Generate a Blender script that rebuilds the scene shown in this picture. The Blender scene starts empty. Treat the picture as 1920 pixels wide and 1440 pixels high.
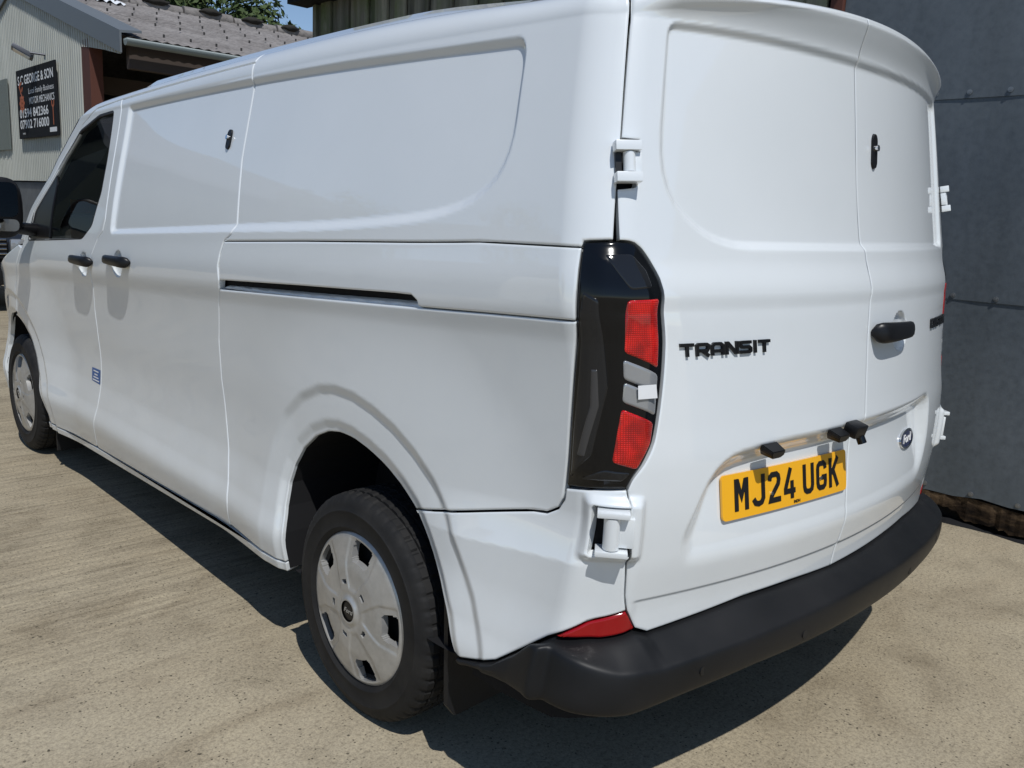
import bpy, bmesh, math, random
import numpy as np
from mathutils import Matrix, Vector
from mathutils.geometry import delaunay_2d_cdt
random.seed(7); np.random.seed(7)
scene = bpy.context.scene
COL = scene.collection
# ---------------------------------------------------------------- camera, sky, sun, exposure
cam_d = bpy.data.cameras.new('camera'); cam = bpy.data.objects.new('camera', cam_d); COL.objects.link(cam)
CR = ((0.7282067, -0.6837584, 0.0467915), (0.0971715, 0.1705893, 0.9805391), (0.6784340, 0.7094884, -0.1906661))
cam.matrix_world = Matrix(((CR[0][0], CR[1][0], -CR[2][0], -2.3208964), (CR[0][1], CR[1][1], -CR[2][1], -1.0486623),
                           (CR[0][2], CR[1][2], -CR[2][2], 1.4997561), (0, 0, 0, 1)))
cam_d.sensor_width = 36.0; cam_d.lens = 1609.658 / 1920 * 36.0
cam_d.shift_x = (960 - 953.072) / 1920; cam_d.shift_y = -(720 - 712.3226) / 1920
cam_d.clip_start = 0.05; cam_d.clip_end = 2000
scene.camera = cam
world = bpy.data.worlds.new("World"); scene.world = world; world.use_nodes = True
SUN = Vector((-0.27, -0.58, 1.0)).normalized()
wn = world.node_tree; bg = wn.nodes['Background']
sky = wn.nodes.new('ShaderNodeTexSky'); sky.sky_type = 'NISHITA'; sky.sun_disc = False
sky.sun_elevation = math.asin(SUN.z); sky.sun_rotation = math.atan2(SUN.x, SUN.y) % (2 * math.pi)
sky.air_density = 1.0; sky.dust_density = 0.0; sky.ozone_density = 1.5; sky.altitude = 1500
wn.links.new(sky.outputs[0], bg.inputs[0]); bg.inputs[1].default_value = 0.105
sd = bpy.data.lights.new('sun', 'SUN'); sd.energy = 3.65; sd.angle = math.radians(0.53); sd.color = (1.0, 0.985, 0.955)
sun = bpy.data.objects.new('sun', sd); COL.objects.link(sun); sun.location = (0, 0, 30)
sun.rotation_euler = (-SUN).to_track_quat('-Z', 'Y').to_euler()
vs = scene.view_settings; vs.view_transform = 'Standard'; vs.look = 'None'; vs.exposure = 0.0; vs.gamma = 1.0; vs.use_curve_mapping = False
scene.render.engine = 'CYCLES'; scene.cycles.use_denoising = True; scene.cycles.max_bounces = 8
scene.cycles.sample_clamp_indirect = 8

# ---------------------------------------------------------------- node helpers and materials
def mat(name, col, rough=.5, metal=0, coat=0, spec=.5, trans=0, ior=1.45):
    m = bpy.data.materials.new(name); m.use_nodes = True
    b = m.node_tree.nodes['Principled BSDF']
    b.inputs['Base Color'].default_value = (*col, 1); b.inputs['Roughness'].default_value = rough
    b.inputs['Metallic'].default_value = metal; b.inputs['Coat Weight'].default_value = coat
    b.inputs['Coat Roughness'].default_value = .03; b.inputs['Specular IOR Level'].default_value = spec
    b.inputs['Transmission Weight'].default_value = trans; b.inputs['IOR'].default_value = ior
    return m
class NT:
    def __init__(s, m): s.t = m.node_tree; s.b = s.t.nodes['Principled BSDF']; s.co = None
    def n(s, typ, **k):
        x = s.t.nodes.new(typ)
        for a, v in k.items(): setattr(x, a, v)
        return x
    def l(s, a, b): s.t.links.new(a, b)
    def obj(s, scale=(1, 1, 1), rot=(0, 0, 0)):
        if s.co is None: s.co = s.n('ShaderNodeTexCoord')
        mp = s.n('ShaderNodeMapping'); mp.inputs['Scale'].default_value = scale; mp.inputs['Rotation'].default_value = rot
        s.l(s.co.outputs['Object'], mp.inputs[0]); return mp.outputs[0]
    def noise(s, sc, det=4, rough=.55, vec=None, dist=0):
        x = s.n('ShaderNodeTexNoise'); x.inputs['Scale'].default_value = sc; x.inputs['Detail'].default_value = det
        x.inputs['Roughness'].default_value = rough; x.inputs['Distortion'].default_value = dist
        s.l(vec if vec is not None else s.obj(), x.inputs['Vector']); return x.outputs['Fac']
    def ramp(s, f, stops):
        r = s.n('ShaderNodeValToRGB'); e = r.color_ramp.elements
        while len(e) < len(stops): e.new(.5)
        for i, (p, c) in enumerate(stops):
            e[i].position = p; e[i].color = (*c, 1) if hasattr(c, '__len__') else (c, c, c, 1)
        s.l(f, r.inputs[0]); return r.outputs[0]
    def mix(s, f, a, b, mode='MIX'):
        x = s.n('ShaderNodeMix'); x.data_type = 'RGBA'; x.blend_type = mode
        for sock, v in ((0, f), (6, a), (7, b)):
            if hasattr(v, 'is_linked') or hasattr(v, 'links'): s.l(v, x.inputs[sock])
            elif sock == 0: x.inputs[0].default_value = v
            else: x.inputs[sock].default_value = (*v, 1)
        return x.outputs[2]
    def bump(s, h, st, dist=.01):
        b = s.n('ShaderNodeBump'); b.inputs['Strength'].default_value = st; b.inputs['Distance'].default_value = dist
        s.l(h, b.inputs['Height']); s.l(b.outputs[0], s.b.inputs['Normal'])
M = {}
def white_paint():
    m = mat('white_van_paint', (.69, .76, .81), .35, 0, 1.0, .5); t = NT(m)
    d = t.noise(2.2, 5, .6); f = t.noise(90, 2, .5)
    r = t.ramp(d, [(.35, (.685, .718, .735)), (.7, (.712, .743, .760))]); sz = t.n('ShaderNodeSeparateXYZ'); t.l(t.obj(), sz.inputs[0]); mr = t.n('ShaderNodeMapRange'); t.l(sz.outputs['Z'], mr.inputs[0]); mr.inputs[1].default_value = .95; mr.inputs[2].default_value = .28; mr.inputs[3].default_value = 0; mr.inputs[4].default_value = .34
    du = t.n('ShaderNodeMath', operation='MULTIPLY'); t.l(mr.outputs[0], du.inputs[0]); t.l(t.noise(7, 6, .7), du.inputs[1])
    r = t.mix(du.outputs[0], r, (.40, .38, .33)); t.l(r, t.b.inputs['Base Color'])
    t.b.inputs['Coat IOR'].default_value = 1.75
    rr = t.ramp(d, [(.3, .008), (.75, .03)]); t.l(rr, t.b.inputs['Coat Roughness'])
    return m
M['white'] = white_paint()
def plastic():
    m = mat('textured_black_plastic', (.01, .01, .011), .5, 0, 0, .32); t = NT(m)
    h = t.noise(900, 2, .6); t.bump(h, .25, .0006)
    d = t.noise(3, 5, .6); c = t.ramp(d, [(.35, (.0065, .007, .008)), (.75, (.013, .013, .014))]); t.l(c, t.b.inputs['Base Color'])
    r = t.ramp(d, [(.3, .42), (.7, .55)]); t.l(r, t.b.inputs['Roughness']); return m
M['plastic'] = plastic()
M['gloss_black'] = mat('gloss_black_lamp', (.003, .0035, .0045), .10, 0, .1, .42)
M['smoke'] = mat('smoked_lens', (.012, .013, .015), .06, 0, .2, .45)
M['smoke2'] = mat('smoked_lens_rib', (.045, .045, .047), .2, 0, .3, .5)
def red_lens():
    m = mat('red_lamp_lens', (.45, .004, .004), .10, 0, .6, .5); t = NT(m)
    w = t.n('ShaderNodeTexWave'); w.inputs['Scale'].default_value = 70; w.bands_direction = 'Z'; t.l(t.obj(), w.inputs[0])
    w2 = t.n('ShaderNodeTexWave'); w2.inputs['Scale'].default_value = 70; w2.bands_direction = 'X'; t.l(t.obj(), w2.inputs[0])
    a = t.n('ShaderNodeMath', operation='MULTIPLY'); t.l(w.outputs['Fac'], a.inputs[0]); t.l(w2.outputs['Fac'], a.inputs[1])
    big = t.ramp(t.noise(26, 2, .5), [(.35, (.50, .45, .45)), (.65, (1, 1, 1))]); c = t.mix(1, t.ramp(a.outputs[0], [(0, (.44, .003, .003)), (.8, (.90, .020, .008))]), big, 'MULTIPLY'); t.l(c, t.b.inputs['Base Color'])  # noise colour stands in for highlights and dark recesses inside the lamp
    t.bump(a.outputs[0], .35, .002); return m
M['red'] = red_lens()
M['clear'] = mat('grey_lamp_lens', (.30, .31, .32), .10, .3, 1.0, .5)
M['chrome'] = mat('chrome', (.75, .76, .78), .12, 1)
M['reflector'] = mat('red_reflector', (.28, .003, .005), .12, 0, .3, .45)
M['dark'] = mat('underbody_black', (.012, .012, .013), .85, 0, 0, .2)
M['satin_black'] = mat('satin_black', (.006, .006, .007), .38, 0, 0, .4)
M['rubber_seal'] = mat('rubber_seal', (.015, .015, .016), .6)
M['mirror_glass'] = mat('dark_mirror_glass', (.22, .23, .24), .03, 1)
M['paper'] = mat('white_paper', (.72, .73, .74), .7)
def rubber():
    m = mat('tyre_rubber', (.022, .022, .023), .72, 0, 0, .35); t = NT(m)
    d = t.noise(9, 5, .6); c = t.ramp(d, [(.35, (.008, .008, .0085)), (.7, (.019, .018, .017))]); t.l(c, t.b.inputs['Base Color'])
    t.bump(t.noise(160, 3, .6), .2, .001); return m
M['rubber'] = rubber()
def silver():
    m = mat('silver_wheel_trim', (.50, .50, .50), .34, .55, .5, .5); t = NT(m)
    d = t.noise(14, 6, .65); c = t.ramp(d, [(.3, (.36, .355, .34)), (.65, (.49, .49, .485))]); t.l(c, t.b.inputs['Base Color'])
    r = t.ramp(d, [(.3, .5), (.7, .30)]); t.l(r, t.b.inputs['Roughness']); return m
M['silver'] = silver()
M['board_black'] = mat('matte_black_board', (.010, .011, .013), .8, 0, 0, .2)
M['plate_yellow'] = mat('yellow_number_plate', (.86, .42, .012), .35, 0, .8)
M['plate_white'] = mat('white_number_plate', (.8, .8, .78), .35, 0, .8)
M['ink'] = mat('black_print', (.008, .008, .009), .4)
M['blue_enamel'] = mat('blue_enamel', (.008, .014, .07), .2, 0, 1)
M['white_print'] = mat('white_print', (.75, .75, .74), .5)
M['orange_print'] = mat('orange_print', (.42, .085, .012), .5)
M['blue_sticker'] = mat('blue_sticker', (.03, .10, .30), .4)
def glass():
    m = mat('tinted_window_glass', (.02, .024, .024), .02, 0, 0, .5)
    nt = m.node_tree; b = nt.nodes['Principled BSDF']; out = nt.nodes['Material Output']
    tr = nt.nodes.new('ShaderNodeBsdfTransparent'); tr.inputs[0].default_value = (.42, .46, .44, 1)
    gl = nt.nodes.new('ShaderNodeBsdfGlossy'); gl.inputs[0].default_value = (1, 1, 1, 1); gl.inputs['Roughness'].default_value = .01
    fr = nt.nodes.new('ShaderNodeFresnel'); fr.inputs[0].default_value = 1.32
    mx = nt.nodes.new('ShaderNodeMixShader'); nt.links.new(fr.outputs[0], mx.inputs[0]); nt.links.new(tr.outputs[0], mx.inputs[1]); nt.links.new(gl.outputs[0], mx.inputs[2])
    nt.links.new(mx.outputs[0], out.inputs[0]); return m
M['glass'] = glass()
M['interior'] = mat('grey_cab_trim', (.035, .036, .038), .7)

# ---------------------------------------------------------------- object helpers
def link(o, parent=None):
    COL.objects.link(o)
    if parent is not None: o.parent = parent
    return o
def mesh_obj(name, verts, faces, m, parent=None, smooth=True, normals=None):
    me = bpy.data.meshes.new(name); me.from_pydata([tuple(map(float, v)) for v in verts], [], [tuple(map(int, f)) for f in faces]); me.validate(clean_customdata=False)
    me.polygons.foreach_set('use_smooth', [smooth] * len(me.polygons))
    if m: me.materials.append(m)
    if normals is not None: me.normals_split_custom_set_from_vertices([tuple(map(float, n)) for n in normals])
    me.update(); return link(bpy.data.objects.new(name, me), parent)
def bm_obj(name, bm, m, parent=None, smooth=False, angle=None):
    bmesh.ops.recalc_face_normals(bm, faces=bm.faces)
    me = bpy.data.meshes.new(name); bm.to_mesh(me); bm.free()
    if m: me.materials.append(m)
    if smooth: me.polygons.foreach_set('use_smooth', [True] * len(me.polygons))
    if smooth and angle is not None: me.set_sharp_from_angle(angle=math.radians(angle))
    return link(bpy.data.objects.new(name, me), parent)
def empty(name, loc, label=None, cat=None, group=None):
    o = bpy.data.objects.new(name, None); o.location = loc; o.empty_display_size = .2; link(o)
    if label: tag(o, label, cat, group)
    return o
def tag(o, label, cat, group=None):
    o['label'] = label; o['category'] = cat
    if group: o['group'] = group
    return o
def add_box(bm, lo, hi, bev=0, mtx=None, seg=2):
    c = [(a + b) / 2 for a, b in zip(lo, hi)]; s = [abs(b - a) for a, b in zip(lo, hi)]
    r = bmesh.ops.create_cube(bm, size=1, matrix=Matrix.Translation(c) @ Matrix.Diagonal((*s, 1)))
    vs_ = r['verts']
    if bev > 0:
        es = list({e for v in vs_ for e in v.link_edges})
        g = bmesh.ops.bevel(bm, geom=es, offset=bev, segments=seg, profile=.6, affect='EDGES'); vs_ = list({v for f in g['faces'] for v in f.verts} | {v for v in vs_ if v.is_valid})
    if mtx is not None: bmesh.ops.transform(bm, matrix=mtx, verts=[v for v in vs_ if v.is_valid])
def box(name, lo, hi, m, parent=None, bev=0, mtx=None, smooth=False):
    bm = bmesh.new(); add_box(bm, lo, hi, bev, mtx); return bm_obj(name, bm, m, parent, smooth, 40)
def add_tube(bm, p, q, r, seg=10, r2=None, caps=True):
    p, q = Vector(p), Vector(q); d = q - p
    mt = Matrix.Translation((p + q) / 2) @ d.to_track_quat('Z', 'Y').to_matrix().to_4x4()
    bmesh.ops.create_cone(bm, cap_ends=caps, segments=seg, radius1=r, radius2=r if r2 is None else r2, depth=d.length, matrix=mt)
def tube(name, p, q, r, m, parent=None, seg=12, r2=None):
    bm = bmesh.new(); add_tube(bm, p, q, r, seg, r2); return bm_obj(name, bm, m, parent, True, 40)
def text_mesh(s, size, bold=0.0, shear=0.0, xs=1.0, depth=0.0):
    cu = bpy.data.curves.new('t', 'FONT'); cu.body = s; cu.size = size; cu.offset = bold; cu.shear = shear; cu.align_x = 'CENTER'; cu.align_y = 'CENTER'
    cu.extrude = depth; cu.resolution_u = 3
    ob = bpy.data.objects.new('t', cu); me = bpy.data.meshes.new_from_object(ob)
    v = np.array([x.co[:] for x in me.vertices]).reshape(-1, 3); f = [tuple(p.vertices) for p in me.polygons]
    bpy.data.objects.remove(ob); bpy.data.curves.remove(cu); bpy.data.meshes.remove(me)
    v[:, 0] *= xs
    return v, f
def strokes(glyphs, w, depth, rnd_=0):
    """centre lines -> extruded mitred strokes; returns verts, faces in the xy plane, z = 0..depth"""
    V, F = [], []
    for gi, pl in enumerate(glyphs):
        p = np.array(pl, float); n = len(p); L = []
        for i in range(n):
            d0 = p[i] - p[i - 1] if i > 0 else p[1] - p[0]; d1 = p[i + 1] - p[i] if i < n - 1 else d0
            d0 = d0 / np.linalg.norm(d0); d1 = d1 / np.linalg.norm(d1)
            nn = np.array([-(d0 + d1)[1], (d0 + d1)[0]]); nn /= np.linalg.norm(nn) + 1e-9
            k = 1 / max(.45, float(nn @ np.array([-d1[1], d1[0]]))); L.append((p[i] + nn * w / 2 * k, p[i] - nn * w / 2 * k))
        zt = depth + .00006 * (gi % 5); b = len(V)
        for a, c in L: V += [(a[0], a[1], 0), (c[0], c[1], 0), (a[0], a[1], zt), (c[0], c[1], zt)]
        for i in range(n - 1):
            q = b + 4 * i; r = q + 4
            F += [(q + 2, q + 3, r + 3, r + 2), (q, q + 2, r + 2, r), (q + 3, q + 1, r + 1, r + 3)]
        F += [(b, b + 1, b + 3, b + 2), (b + 4 * n - 4, b + 4 * n - 2, b + 4 * n - 1, b + 4 * n - 3)]
    return np.array(V), F
# ---------------------------------------------------------------- the van's skin: a surface over (u, t): u runs round the plan outline from the rear centre, t is height
def mono(xs,ys):
    xs=np.array(xs,float); ys=np.array(ys,float); h=np.diff(xs); d=np.diff(ys)/h
    m=np.zeros_like(ys); m[0]=d[0]; m[-1]=d[-1]
    for i in range(1,len(xs)-1):
        if d[i-1]*d[i]>0:
            a=2*h[i]+h[i-1]; b=h[i]+2*h[i-1]; m[i]=(a+b)/(a/d[i-1]+b/d[i])
    def f(x):
        x=np.clip(np.asarray(x,float),xs[0],xs[-1]); i=np.clip(np.searchsorted(xs,x)-1,0,len(xs)-2)
        hh=h[i]; s=(x-xs[i])/hh
        return ys[i]*(1+2*s)*(1-s)**2+m[i]*hh*s*(1-s)**2+ys[i+1]*s*s*(3-2*s)+m[i+1]*hh*s*s*(s-1)
    return f
def sst(a,b,x):
    s=np.clip((x-a)/(b-a),0,1); return s*s*(3-2*s)
RC=.10; HW=.96; UF=HW-RC; UA=UF+RC*np.pi/2
def base(u):
    au=np.abs(u); sg=np.sign(u)
    th=np.clip((au-UF)/RC,0,np.pi/2)
    x=np.minimum(au,UF)+RC*np.sin(th); y=RC*(1-np.cos(th))+np.maximum(au-UA,0)
    nx=np.sin(th); ny=-np.cos(th)
    return x*sg,y,nx*sg,ny
Wp=mono([.2,.28,.33,.41,.50,.62,.75,.95,1.10,1.18,1.265,1.30,1.40,1.5,1.7,1.93,2.2],
        [.955,.966,.976,.987,.970,.953,.949,.957,.966,.974,.990,.989,.973,.957,.918,.868,.81])
Yp=mono([.3,.45,.6,.75,.85,.95,1.05,1.2,1.3,1.45,1.6,1.7,1.9,2.05,2.2],[-.045,-.05,-.055,-.072,-.076,-.072,-.06,-.042,-.03,-.002,.02,.033,.06,.08,.10])
TR=1.93; RR=.085
def plan(y):   # plan taper of the half width
    return -.022*np.clip((1.6-y)/1.6,0,1)**2-.10*np.clip((y-4.55)/.6,0,3)**2
def zc(t,y): return t+.05*(np.clip(y,-.2,5)-1)*sst(.55,.95,t)   # crease coordinate: waistline rises to the rear
def S0(u,t):
    u,t=np.broadcast_arrays(np.asarray(u,float),np.asarray(t,float))
    xb,yb,nx,ny=base(u)
    tc=np.minimum(t,TR); th=np.clip((t-TR)/RR,0,np.pi/2)
    z=tc+RR*np.sin(th)
    ins=RR*(1-np.cos(th))
    W=Wp(zc(tc,yb))+plan(yb)
    x=xb*W/HW
    cr=np.clip(1-(xb/.93)**2,0,1)*(1-sst(.3,1.2,yb))
    z=z+.10*cr*sst(1.45,1.93,t)
    z=z-.080*sst(1.895,2.05,t)*(1-.80*(xb/.96)**2)*(1-sst(.25,1.1,yb))
    # roof falls to the front
    z=z-(.018*np.clip(yb-1.2,0,9)**1.6*sst(1.3,1.9,t))
    y=yb+(Yp(tc)+.118*(xb/.86)**2)*(1-sst(.02,.8,yb))
    x=x-nx*ins; y=y-ny*ins
    return x,y,z,nx,ny
def P0(u,t):
    x,y,z,nx,ny=S0(u,t); return np.stack([x,y,z],-1)
def sdf(poly,u,t,closed=True):
    # signed distance, positive inside
    p=np.array(poly,float); q=np.roll(p,-1,0)
    if not closed: p,q=p[:-1],q[:-1]
    sh=np.shape(u); u=np.ravel(u); t=np.ravel(t)
    d2=np.full(u.shape,1e9); ins=np.zeros(u.shape,bool)
    for (a,b),(c,d) in zip(p,q):
        ex,ey=c-a,d-b; wx,wy=u-a,t-b
        s=np.clip((wx*ex+wy*ey)/(ex*ex+ey*ey+1e-12),0,1)
        d2=np.minimum(d2,(wx-s*ex)**2+(wy-s*ey)**2)
        if closed:
            cnd=(b>t)!=(d>t)
            with np.errstate(divide='ignore',invalid='ignore'):
                xi=a+(t-b)*ex/(ey if ey!=0 else 1e-12)
            ins^=cnd&(u<xi)
    r=np.sqrt(d2)
    if closed: r=np.where(ins,r,-r)
    return r.reshape(sh)
def rnd(pts,rad,n=5):
    # round polygon corners (quadratic)
    p=np.array(pts,float); out=[]
    N=len(p)
    for i in range(N):
        a,b,c=p[i-1],p[i],p[(i+1)%N]; r=rad[i] if hasattr(rad,'__len__') else rad
        la,lc=np.linalg.norm(a-b),np.linalg.norm(c-b); ra=min(r,la*.45); rc=min(r,lc*.45)
        if r<=0: out.append(tuple(b)); continue
        s=b+(a-b)/la*ra; e=b+(c-b)/lc*rc
        for k in range(n+1):
            w=k/n; out.append(tuple(s*(1-w)**2+2*b*w*(1-w)+e*w*w))
    return out
WR=(-1.852,.335); WF=(-5.40,.31)
ARCH=[(-2.28,.31),(-2.286,.435),(-2.300,.519),(-2.300,.598),(-2.275,.665),(-2.228,.73),(-2.154,.787),(-2.076,.820),(-2.008,.831),(-1.94,.829),(-1.857,.812),(-1.778,.786),(-1.701,.747),(-1.630,.700),(-1.555,.635),(-1.472,.555),(-1.40,.475),(-1.345,.39),(-1.33,.2),(-2.28,.2)]
ARCHF=[(u-3.56,t-.05) for u,t in ARCH]
RECS=rnd([(-3.925,1.935),(-1.235,1.905),(-1.235,1.60),(-1.45,1.49),(-2.0,1.43),(-2.66,1.395),(-3.87,1.325)],[.03,.06,.12,.25,.3,.1,.04])
RECR=rnd([(-.815,1.902),(-.6,1.876),(-.4,1.858),(-.2,1.847),(0,1.842),(.2,1.847),(.4,1.858),(.6,1.876),(.815,1.902),(.815,1.45),(0,1.445),(-.64,1.44),(-.81,1.56)],[.035,.1,.1,.1,.1,.1,.1,.1,.035,.04,0,.12,.12])
PREC=rnd([(-.76,.78),(-.66,.97),(-.46,.992),(.40,1.0),(.56,1.005),(.60,.80),(.55,.70),(-.74,.70)],[.03,.10,.15,.2,.06,.1,.08,.06])
def D(u,t):
    u,t=np.broadcast_arrays(np.asarray(u,float),np.asarray(t,float)); d=np.zeros(u.shape)
    xb,yb,_,_=base(u); au=-np.abs(u)
    zz=zc(t,yb)
    # wheel blisters and stepped arch lips
    for A,(cu,ct) in ((ARCH,WR),(ARCHF,WF)):
        m=(au>cu-1.2)&(au<cu+1.05)&(t<1.4)
        if not m.any(): continue
        a,b=au[m],t[m]; r=np.hypot(a-cu,(b-ct)*1.05)
        s=-sdf(A,a,b)
        v=.036*(1-sst(.40,1.0,r))
        k=1-.0*a
        v-=.011*(1-sst(.112,.152,s))*sst(cu-.62,cu-.40,a)
        v-=.010*(1-sst(.006,.046,s))
        d[m]+=v
    # pressed panel in the upper side
    m=(au<-1.0)&(t>1.2)
    if m.any(): d[m]-=.014*sst(-.003,.028,sdf(RECS,au[m],t[m]))
    # shelf in the lower rear corner
    tt=t-.09*np.clip(au+1.15,-.5,.25)
    d+=.024*np.clip((.835-tt)/.115,0,1)**1.5*sst(-1.66,-1.36,au)*(1-sst(-1.0,-.93,au))
    # rear doors
    m=np.abs(u)<1.02
    if m.any():
        a,b=u[m],t[m]
        w=1-sst(.90,1.0,np.abs(a))
        bt=b
        v=-.013*sst(-.002,.020,sdf(RECR,a,bt))
        q=np.clip((bt-1.846-.090*np.abs(a)**2)/.074,0,1); q=.6*q+.4*q*q*(3-2*q); v+=.036*q*(1-sst(.80,.935,np.abs(a)))
        q=np.clip(sdf(PREC,a,b)/.052,0,1); v-=.038*(.35*q+.65*q*q*(3-2*q))*sst(.66,.93,b)
        v+=.006*sst(1.30,1.345,b)*(1-sst(1.35,1.42,b))
        v+=(.0032*sst(.640,.646,b)-.0032)*(1-sst(.84,.87,np.abs(a)))
        d[m]+=v*w
    # scooped bowls behind the door handles
    for (cu,ct,left) in ((-4.185,1.172,1),(-3.735,1.206,1),(.215,1.217,0)):
        uu=au if left else u
        m=(np.abs(uu-cu)<.12)&(np.abs(t-ct)<.13)
        if m.any():
            q=((uu[m]-cu)/.062)**2+((t[m]-ct)/.058)**2
            d[m]-=.022*np.sqrt(np.clip(1-q,0,1))*sst(1.0,.72,q)
    # raised housing round the lower rear hinge
    m=(au<-.84)&(au>-1.1)&(np.abs(t-.82)<.16)
    if m.any():
        a,b=au[m],t[m]
        d[m]+=.020*sst(-1.000,-.968,a)*sst(.742,.765,b)*(1-sst(.880,.906,b))*(1-sst(-.89,-.862,a))
    return d
def P(u,t,off=0):
    x,y,z,nx,ny=S0(u,t); d=D(u,t)+off
    return np.stack([x+nx*d,y+ny*d,z],-1)
def nrm(u, t, e=.0025):
    a = P(u + e, t) - P(u - e, t); b = P(u, t + e) - P(u, t - e); n = np.cross(a, b)
    n /= np.linalg.norm(n, axis=-1, keepdims=True) + 1e-12
    _, _, nx, ny = base(u); s = np.sign(n[:, 0] * nx + n[:, 1] * ny + 1e-9); s = np.where(t > TR + RR * 1.2, np.sign(n[:, 2]), s)
    return n * s[:, None]
def resample(poly, step):
    out = []; n = len(poly)
    for i in range(n):
        a, b = np.array(poly[i]), np.array(poly[(i + 1) % n]); k = max(1, int(math.ceil(np.linalg.norm(b - a) / step)))
        out += [a + (b - a) * j / k for j in range(k)]
    return np.array(out)
def area2(p): return float(np.sum(p[:, 0] * np.roll(p[:, 1], -1) - np.roll(p[:, 0], -1) * p[:, 1]))
def inset(p, d):
    e0 = p - np.roll(p, 1, 0); e1 = np.roll(p, -1, 0) - p
    e0 /= np.linalg.norm(e0, axis=1, keepdims=True) + 1e-9; e1 /= np.linalg.norm(e1, axis=1, keepdims=True) + 1e-9
    n0 = np.c_[-e0[:, 1], e0[:, 0]]; n1 = np.c_[-e1[:, 1], e1[:, 0]]; n = n0 + n1; n /= np.linalg.norm(n, axis=1, keepdims=True) + 1e-9
    k = 1 / np.maximum(.5, (n * n1).sum(1)); return p + n * (d * k)[:, None]
GAP = .0021
def skin(poly, gap=GAP, flange=.022, grid=.012, off=None, roll=True, holes=(), step=.008, edge=1.0):
    """one pressed panel: rolled edges, flange turned inwards; returns verts, faces, normals"""
    loops = [(poly, gap)] + [(h, -gap) for h in holes]; pts = []; roll_d = []; tl = []; cons = []; outer = []
    for pl, g in loops:
        r = resample(pl, step)
        if area2(r) < 0: r = r[::-1]
        sgn = 1 if g >= 0 else -1
        for li, (dd, depth, tilt) in enumerate(((0, .0030 * edge, 1.1 * edge), (.0022, .0007 * edge, .45 * edge), (.006, 0, 0)) if roll else ((0, 0, 0),)):
            q = inset(r, g + sgn * dd); i0 = len(pts); pts += [tuple(x) for x in q]; roll_d += [depth] * len(q)
            nn = inset(q, 1) - q; nn /= np.linalg.norm(nn, axis=1, keepdims=True) + 1e-9
            tl += [(-x[0] * sgn * tilt, -x[1] * sgn * tilt) for x in nn]
            cons += [(i0 + k, i0 + (k + 1) % len(q)) for k in range(len(q))]
            if li == 0: outer.append((i0, len(q), sgn))
    p0 = np.array(pts); lo, hi = p0.min(0), p0.max(0)
    gu, gt = np.meshgrid(np.arange(lo[0], hi[0], grid), np.arange(lo[1], hi[1], grid)); gu, gt = gu.ravel(), gt.ravel()
    gu = gu + ((np.arange(len(gu)) % 2) - .5) * 1e-4
    s = sdf(poly, gu, gt)
    for h in holes: s = np.minimum(s, -sdf(h, gu, gt))
    k = s > abs(gap) + .006 + grid * .45
    pts += list(zip(gu[k], gt[k])); nb = len(roll_d)
    res = delaunay_2d_cdt([Vector(x) for x in pts], cons, [], 0, 1e-6)
    uv = np.array([tuple(x) for x in res[0]]); tri = np.array(res[2]); orig = res[3]
    cen = uv[tri].mean(1); s = sdf(poly, cen[:, 0], cen[:, 1]) - gap * .6
    for h in holes: s = np.minimum(s, -sdf(h, cen[:, 0], cen[:, 1]) - gap * .6)
    tri = tri[s > 0]
    dep = np.zeros(len(uv)); tilt = np.zeros((len(uv), 2)); back = {}
    for i, o in enumerate(orig):
        for j in o:
            back[j] = i
            if j < nb: dep[i] = max(dep[i], roll_d[j]); tilt[i] = tl[j]
    u, t = uv[:, 0], uv[:, 1]; o = 0 if off is None else (off(u, t) if callable(off) else off)
    n = nrm(u, t); e = .0015; X = P(u, t, o)
    if callable(off):
        a = P(u + e, t, off(u + e, t)) - P(u - e, t, off(u - e, t)); b = P(u, t + e, off(u, t + e)) - P(u, t - e, off(u, t - e))
        c = np.cross(a, b); c /= np.linalg.norm(c, axis=1, keepdims=True) + 1e-12; c *= np.sign((c * n).sum(1))[:, None]; n = c
    du = P(u + e, t) - P(u - e, t); du /= np.linalg.norm(du, axis=1, keepdims=True); dt = P(u, t + e) - P(u, t - e); dt /= np.linalg.norm(dt, axis=1, keepdims=True)
    out = du * tilt[:, :1] + dt * tilt[:, 1:]
    X = X - n * dep[:, None]; nn = n + out; nn /= np.linalg.norm(nn, axis=1, keepdims=True)
    # winding
    fn = np.cross(X[tri[:, 1]] - X[tri[:, 0]], X[tri[:, 2]] - X[tri[:, 0]]); flip = (fn * n[tri].mean(1)).sum(1) < 0
    tri[flip] = tri[flip][:, ::-1]
    V = list(X); Fc = [tuple(x) for x in tri]; N = list(nn)
    if flange:
        for i0, cnt, sgn in outer:
            idx = [back[i0 + k] for k in range(cnt) if (i0 + k) in back]; b = len(V)
            for i in idx:
                ov = out[i] / (np.linalg.norm(out[i]) + 1e-9) if roll else -n[i]
                V += [X[i], X[i] - n[i] * flange]; N += [ov, ov]
            m = len(idx)
            for k in range(m):
                q, r = b + 2 * k, b + 2 * ((k + 1) % m); f = (q, q + 1, r + 1, r)
                c = np.cross(np.array(V[f[1]]) - V[f[0]], np.array(V[f[3]]) - V[f[0]])
                Fc.append(f if c @ N[q] > 0 else f[::-1])
    return np.array(V), Fc, np.array(N)
def place(name, vfn, m, parent, mirror=False, mparent=None):
    V, Fc, N = vfn; o = mesh_obj(name, V, Fc, m, parent, True, N)
    if mirror:
        k = np.array([-1, 1, 1.]); o2 = mesh_obj(name, V * k, [f[::-1] for f in Fc], m, mparent or parent, True, N * k)
        return o, o2
    return o
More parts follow.
